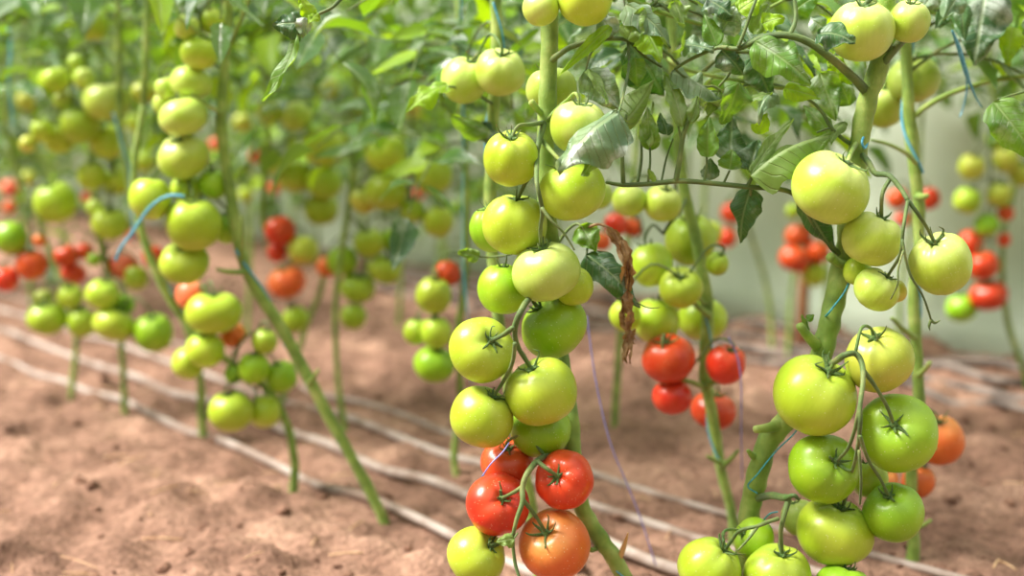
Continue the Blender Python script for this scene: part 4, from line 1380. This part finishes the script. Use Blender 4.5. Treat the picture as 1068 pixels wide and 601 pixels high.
protos = [back_plant(200 + i, 36, .27, 1.15) for i in range(3)] + [back_plant(300 + i, 20, .58, 1.15) for i in range(2)]
used = set()
spots = []
rb = random.Random(9)
x = -1.02
while x > -1.75:              # second row running off to the left
    spots.append((x, ROW(2.15, x), 0))
    x -= .24
for c, xs, xe, kind in ((3.82, -2.7, .06, 0), (4.2, -3.2, .02, 0), (3.82, .14, 1.5, 1), (4.22, .12, 1.5, 1)):
    x = xs
    while x < xe:
        spots.append((x + rb.uniform(-.03, .03), ROW(c, x) + rb.uniform(-.03, .03), kind))
        x += .25 if kind == 0 else .32
ns = [0]
for i, (x, y, kind) in enumerate(spots):
    if any((roots[k].location - V((x, y, 0))).length < .14 for k in roots):
        continue
    pr = rb.choice([0, 1, 2]) if kind == 0 else rb.choice([3, 4])
    src = protos[pr]
    if pr not in used:
        used.add(pr)
        o = src
    else:
        o = src.copy()
        C.objects.link(o)
        for ch in src.children:
            cc = ch.copy()
            C.objects.link(cc)
            cc.parent = o
    o.location = (x, y, 0)
    o.rotation_euler = (0, 0, rb.uniform(0, 6.28))
    if kind == 0:
        tag(o, 'out of focus leafy tomato plant in the far rows at the left', 'tomato plant', 'leafy plants of the far rows at the left')
    else:
        tag(o, 'out of focus tomato plant in the far rows before the white film at the right', 'tomato plant', 'plants of the far rows at the right')

# ------------------------------------------------------------------ twine
def twine(pts, r, mat, label, name='support_twine'):
    mb = MB()
    mb.tube([at(*p) for p in pts], [x * m_ for x in r] if isinstance(r, list) else r * m_, seg=7, sub=8)
    o = mb.build(name, M[mat])
    tag(o, label, 'twine')
    return o


def wound(pk, i0, i1, turns, r, mat, label, ph=0.0):
    pl = P[pk]
    pts = pl['pts'][i0:i1]
    rad = pl['rad'][i0:i1]
    out = []
    n = (i1 - i0 - 1) * 6
    for k in range(n + 1):
        s = k / n * (len(pts) - 1)
        i = min(int(s), len(pts) - 2)
        p = pts[i].lerp(pts[i + 1], s - i)
        a = ph + k / n * turns * 2 * pi
        out.append(p + V((cos(a), sin(a), 0)) * (rad[i] + r * m_ * .8) * 1.05)
    mb = MB()
    mb.tube(out, r * m_, seg=6, sub=1 + 1)
    o = mb.build('support_twine', M[mat])
    tag(o, label, 'twine')


twine([(790, 515, 1.368), (780, 507, 1.37), (790, 495, 1.366), (800, 482, 1.364), (812, 468, 1.364), (826, 455, 1.372), (832, 447, 1.39)], .75, 'teal', 'thin teal twine tied slantwise round the thick pruned right stem')
twine([(797, 542, 1.36), (803, 536, 1.35), (811, 534, 1.345)], .75, 'teal', 'short teal twine end below the thick right stem')
twine([(861, 330, 1.376), (864, 327, 1.366), (871, 318, 1.366), (880, 306, 1.366), (886, 294, 1.372), (888, 292, 1.385)], [1, 1, 1, 1, .9, .8], 'teal', 'dark teal twine round the right stem above the yellowish tomato')
twine([(903, 138, 1.385), (899, 148, 1.37), (903, 154, 1.375), (908, 132, 1.395)], 1.2, 'twine', 'blue twine loop at the fork of the right plant')
twine([(993, 32, 1.50), (1000, 50, 1.52), (1007, 74, 1.54), (1012, 88, 1.56), (1018, 102, 1.58), (1024, 112, 1.59)], [1.2, 2.4, 2.6, 1.6, 1, .6], 'twine', 'frayed pale blue twine hanging at the upper right')
twine([(1008, 76, 1.56), (1008, 96, 1.60), (1004, 114, 1.62), (1001, 122, 1.62)], [1.2, 1, .8, .5], 'twine', 'loose strand of the frayed blue twine at the upper right')
wound('R', 8, 24, 1.2, 1.5, 'twine', 'blue twine wound round the rear right stem at its top', -1.9)
wound('R', 32, 44, .8, 1.2, 'twine', 'blue twine wound round the rear right stem beside the yellowish tomato', -2.4)
wound('Cc', 30, 48, 1.1, 1.1, 'twine', 'pale blue twine wound round the knobbly middle rear stem', -2.2)
twine([(192, 205, 1.81), (178, 204, 1.81), (164, 210, 1.82), (152, 222, 1.83), (140, 240, 1.84), (126, 259, 1.85), (121, 272, 1.86)], 1.9, 'twine', 'pale blue twine bowed in front of the left green cluster')
twine([(118, 118, 2.25), (130, 160, 2.26), (136, 182, 2.28), (140, 252, 2.3)], 1.8, 'twine', 'blurred blue twine hanging beside the upper far-left cluster')
twine([(9, 30, 2.4), (11, 55, 2.4), (9, 82, 2.4), (14, 130, 2.42)], 2.2, 'twine', 'blurred blue twine at the upper left corner')
wound('Lx', 28, 38, .8, 1.6, 'twine', 'blue twine wound round the leaning left stem at its bend', -2)
wound('L3', 20, 30, .8, 1.5, 'twine', 'blue twine wound round a slim stem beside the red left tomatoes', -2)
wound('K', 8, 22, 1.0, 1.2, 'twine', 'blue twine wound on the stem behind the two pale tomatoes', -2)
twine([(480, -20, 2.04), (483, 120, 2.05), (483, 270, 2.05), (488, 330, 2.04), (492, 400, 2.04)], 1.1, 'twine', 'blue twine hanging along the stem left of the central column')
twine([(612, 330, 1.60), (622, 400, 1.61), (636, 460, 1.62), (652, 500, 1.63), (668, 540, 1.64), (684, 590, 1.65)], .9, 'violet', 'violet thread hanging over bare soil right of the central column')
twine([(760, 352, 1.64), (769, 372, 1.645), (773, 400, 1.65), (773, 450, 1.68), (774, 500, 1.72)], .9, 'violet', 'violet thread in front of the red tomatoes on the middle rear stem')
twine([(531, 462, 1.31), (524, 472, 1.302), (512, 484, 1.298), (503, 497, 1.30)], .7, 'violet', 'short blue thread across the red tomato at the back of the low truss')
wound('A', 80, 88, .6, .7, 'twine', 'thin blue twine along the bare lower end of the central stem', -2)

# ------------------------------------------------------------------ the ground
def ground_z(x, y):
    c = y + 1.235 * x
    h = 0
    h += .022 * exp(-((c - 1.30) / .16) ** 2) * (.7 + .6 * noise.noise(V((x * 3, y * 3, 4))))
    h += .018 * exp(-((c - 3.0) / .35) ** 2)
    f1 = noise.noise(V((x * 5, y * 5, 0)))
    f2 = noise.noise(V((x * 15, y * 15, 3)))
    f3 = noise.noise(V((x * 38, y * 38, 7)))
    f4 = noise.noise(V((x * 90, y * 90, 11)))
    k = 1.0
    for c0 in (1.69, 1.885, 2.08, 2.26):
        k -= .8 * exp(-((c - c0) / .035) ** 2)
    h += .013 * f1 + k * (.019 * f2 + .012 * (1 - abs(f3) * 2) * (.5 + f2) + .005 * f4)
    return h - .004


def grid(x0, x1, y0, y1, step):
    nx = int((x1 - x0) / step) + 1
    ny = int((y1 - y0) / step) + 1
    vs = [(x0 + i * step, y0 + j * step, ground_z(x0 + i * step, y0 + j * step)) for j in range(ny) for i in range(nx)]
    fs = [(j * nx + i, j * nx + i + 1, (j + 1) * nx + i + 1, (j + 1) * nx + i) for j in range(ny - 1) for i in range(nx - 1)]
    return vs, fs


vs, fs = grid(-1.9, 1.7, 1.0, 4.3, .0105)
me = bpy.data.meshes.new('floor')
me.from_pydata(vs, [], fs)
fl = link('floor', me, M['soil'])
tag(fl, 'bare reddish brown crumbly soil of the greenhouse', kind='structure')
# outer ground, lower resolution, around the detailed part
bm = bmesh.new()
xs = [-9, -6, -4, -1.9, 1.7, 4, 7]
ys = [-3, -1, 1.0, 4.3, 7, 10, 14]
vv = {(i, j): bm.verts.new((X, Y, -.004)) for i, X in enumerate(xs) for j, Y in enumerate(ys)}
for i in range(len(xs) - 1):
    for j in range(len(ys) - 1):
        if xs[i] == -1.9 and ys[j] == 1.0:
            continue
        bm.faces.new([vv[i, j], vv[i + 1, j], vv[i + 1, j + 1], vv[i, j + 1]])
me = bpy.data.meshes.new('floor')
bm.to_mesh(me)
bm.free()
o = link('floor', me, M['soil'], smooth=False)
tag(o, 'surrounding greenhouse soil beyond the near beds', kind='structure')

# clods and straw
rc = random.Random(21)
mb = MB()
cv, cf = [], []


def clod(cx, cy, cz, r):
    b = len(cv)
    bmc = bmesh.new()
    bmesh.ops.create_icosphere(bmc, subdivisions=1, radius=1)
    s = rc.random() * 50
    sx, sy, sz = rc.uniform(.7, 1.3), rc.uniform(.7, 1.3), rc.uniform(.5, .8)
    for v in bmc.verts:
        k = r * (1 + .45 * noise.noise(v.co * 1.3 + V((s, 0, 0))))
        cv.append((cx + v.co.x * k * sx, cy + v.co.y * k * sy, cz + v.co.z * k * sz))
    for f in bmc.faces:
        cf.append([b + v.index for v in f.verts])
    bmc.free()


for i in range(2600):
    y = 1.1 + 3.0 * rc.random() ** 1.5
    x = rc.uniform(-1.6, 1.5)
    if abs(x) > y * .42 + .1:
        continue
    r = .0022 + .0105 * rc.random() ** 3.2
    clod(x, y, ground_z(x, y) + r * .15, r)
me = bpy.data.meshes.new('soil_clods')
me.from_pydata(cv, [], cf)
o = link('soil_clods', me, M['clod'])
tag(o, 'crumbs and small clods of reddish soil strewn over the bed', 'soil', kind='stuff')
mb = MB()
for i in range(150):
    y = 1.2 + 2.0 * rc.random()
    x = rc.uniform(-.42, .42) * y
    a = rc.uniform(0, pi)
    ln = rc.uniform(.01, .035)
    d = V((cos(a), sin(a), rc.uniform(-.1, .1))) * ln
    p = V((x, y, ground_z(x, y) + .004))
    mb.tube([p - d, p + V((0, 0, .002)), p + d], rc.uniform(.0006, .0014), seg=4, sub=2)
o = mb.build('straw_litter', M['straw'])
tag(o, 'dry straw bits and leaf litter scattered on the soil', 'straw', kind='stuff')

# drip hoses along the rows
def hose(c, xs, xe, r, mat, label, seed):
    rr = random.Random(seed)
    pts = []
    n = 34
    for i in range(n + 1):
        x = xs + (xe - xs) * i / n
        y = ROW(c, x) + .012 * noise.noise(V((x * 2.2, seed * 7.7, 0))) + .004 * noise.noise(V((x * 9, seed, 0)))
        pts.append(V((x, y, max(ground_z(x, y), ground_z(x + .02, y), ground_z(x - .02, y)) + r * .62)))
    mb = MB()
    mb.tube(pts, r, seg=10, sub=4, bump=.08, seed=seed)
    o = mb.build('drip_hose', M[mat])
    tag(o, label, 'hose', 'drip hoses along the tomato rows')


hose(1.69, -2.2, .75, .0066, 'hose', 'pale dusty drip hose nearest the viewer, touching the left plant bases', 1)
hose(1.885, -2.3, .8, .0075, 'hose', 'whitish drip hose running second from the front behind the left plant bases', 2)
hose(2.08, -2.2, .9, .0065, 'hose', 'pale drip hose running third from the front across the middle soil', 3)
hose(2.26, -2.2, .9, .005, 'hose', 'thin drip hose furthest back in the near bed', 4)
hose(3.66, -.4, 1.6, .008, 'hosedark', 'grey hose at the far right, nearest of the dark group', 5)
hose(3.80, -.4, 1.6, .010, 'hosedark', 'grey hose at the far right, second of the dark group', 6)
hose(3.98, -.4, 1.6, .010, 'hosedark', 'grey hose at the far right, third of the dark group', 7)
hose(4.16, -.4, 1.6, .010, 'hosedark', 'grey hose at the far right, closest to the white film', 8)

# ------------------------------------------------------------------ film side wall with its folded skirt
vs, fs = [], []
nx, nz = 220, 26
for j in range(nz + 1):
    z = -.02 + 1.85 * j / nz
    for i in range(nx + 1):
        x = -5.5 + 8.2 * i / nx
        c = 4.60 + .05 * noise.noise(V((x * 1.4, z * 1.2, 0))) + .02 * noise.noise(V((x * 5, z * 2.0, 4)))
        if z < .16:
            c -= (.16 - z) * .9 + .03 * noise.noise(V((x * 6, z * 9, 8)))
        vs.append((x, ROW(c, x), z))
for j in range(nz):
    for i in range(nx):
        a = j * (nx + 1) + i
        fs.append((a, a + 1, a + nx + 2, a + nx + 1))
me = bpy.data.meshes.new('wall_back')
me.from_pydata(vs, [], fs)
o = link('wall_back', me, M['film'])
so = o.modifiers.new('s', 'SOLIDIFY')
so.thickness = .001
tag(o, 'milky white translucent greenhouse film wall with loose folds', kind='structure')

# wooden peg before the film
mb = MB()
pp = at(838, 290, 3.25)
mb.tube([V((pp.x, pp.y, -.03)), V((pp.x, pp.y, .1)), V((pp.x + .004, pp.y, pp.z + .06))], [.014, .014, .013], seg=4, sub=2)
o = mb.build('wooden_stake', M['wood'])
tag(o, 'short reddish brown wooden stake standing before the white film', 'stake')

# ------------------------------------------------------------------ light
w = bpy.data.worlds.new('World')
bpy.context.scene.world = w
w.use_nodes = True
bg = w.node_tree.nodes['Background']
wt = w.node_tree
tcw = wt.nodes.new('ShaderNodeTexCoord')
sz = wt.nodes.new('ShaderNodeSeparateXYZ')
wt.links.new(tcw.outputs['Generated'], sz.inputs[0])
# bright film roof overhead, duller towards the crop around
wr = ramp(wt, sz.outputs[2], [(0.0, (.10, .11, .08, 1)), (.15, (.20, .22, .16, 1)), (.6, (.72, .74, .68, 1)), (1.0, (1, 1, .97, 1))])
wt.links.new(wr, bg.inputs[0])
bg.inputs[1].default_value = 1.5
sl = bpy.data.lights.new('sun', 'SUN')
sl.energy = 9.5
sl.angle = math.radians(22)
sl.color = (1, .95, .86)
so = bpy.data.objects.new('sun', sl)
C.objects.link(so)
d = V((.62, .06, -.76))
so.rotation_euler = d.to_track_quat('-Z', 'Y').to_euler()

cam = bpy.data.cameras.new('camera')
cam.lens = LENS
cam.sensor_width = 36
cam.dof.use_dof = True
cam.dof.focus_distance = 1.33
cam.dof.aperture_fstop = 2.7
cam.dof.aperture_blades = 0
cam.clip_start = .05
co = bpy.data.objects.new('camera', cam)
C.objects.link(co)
co.location = CAM
co.rotation_euler = (pi / 2 - PITCH, 0, 0)
sc = bpy.context.scene
sc.camera = co
sc.view_settings.view_transform = 'Standard'
sc.view_settings.look = 'None'
sc.view_settings.exposure = .08
sc.view_settings.gamma = 1
sc.view_settings.use_curve_mapping = False
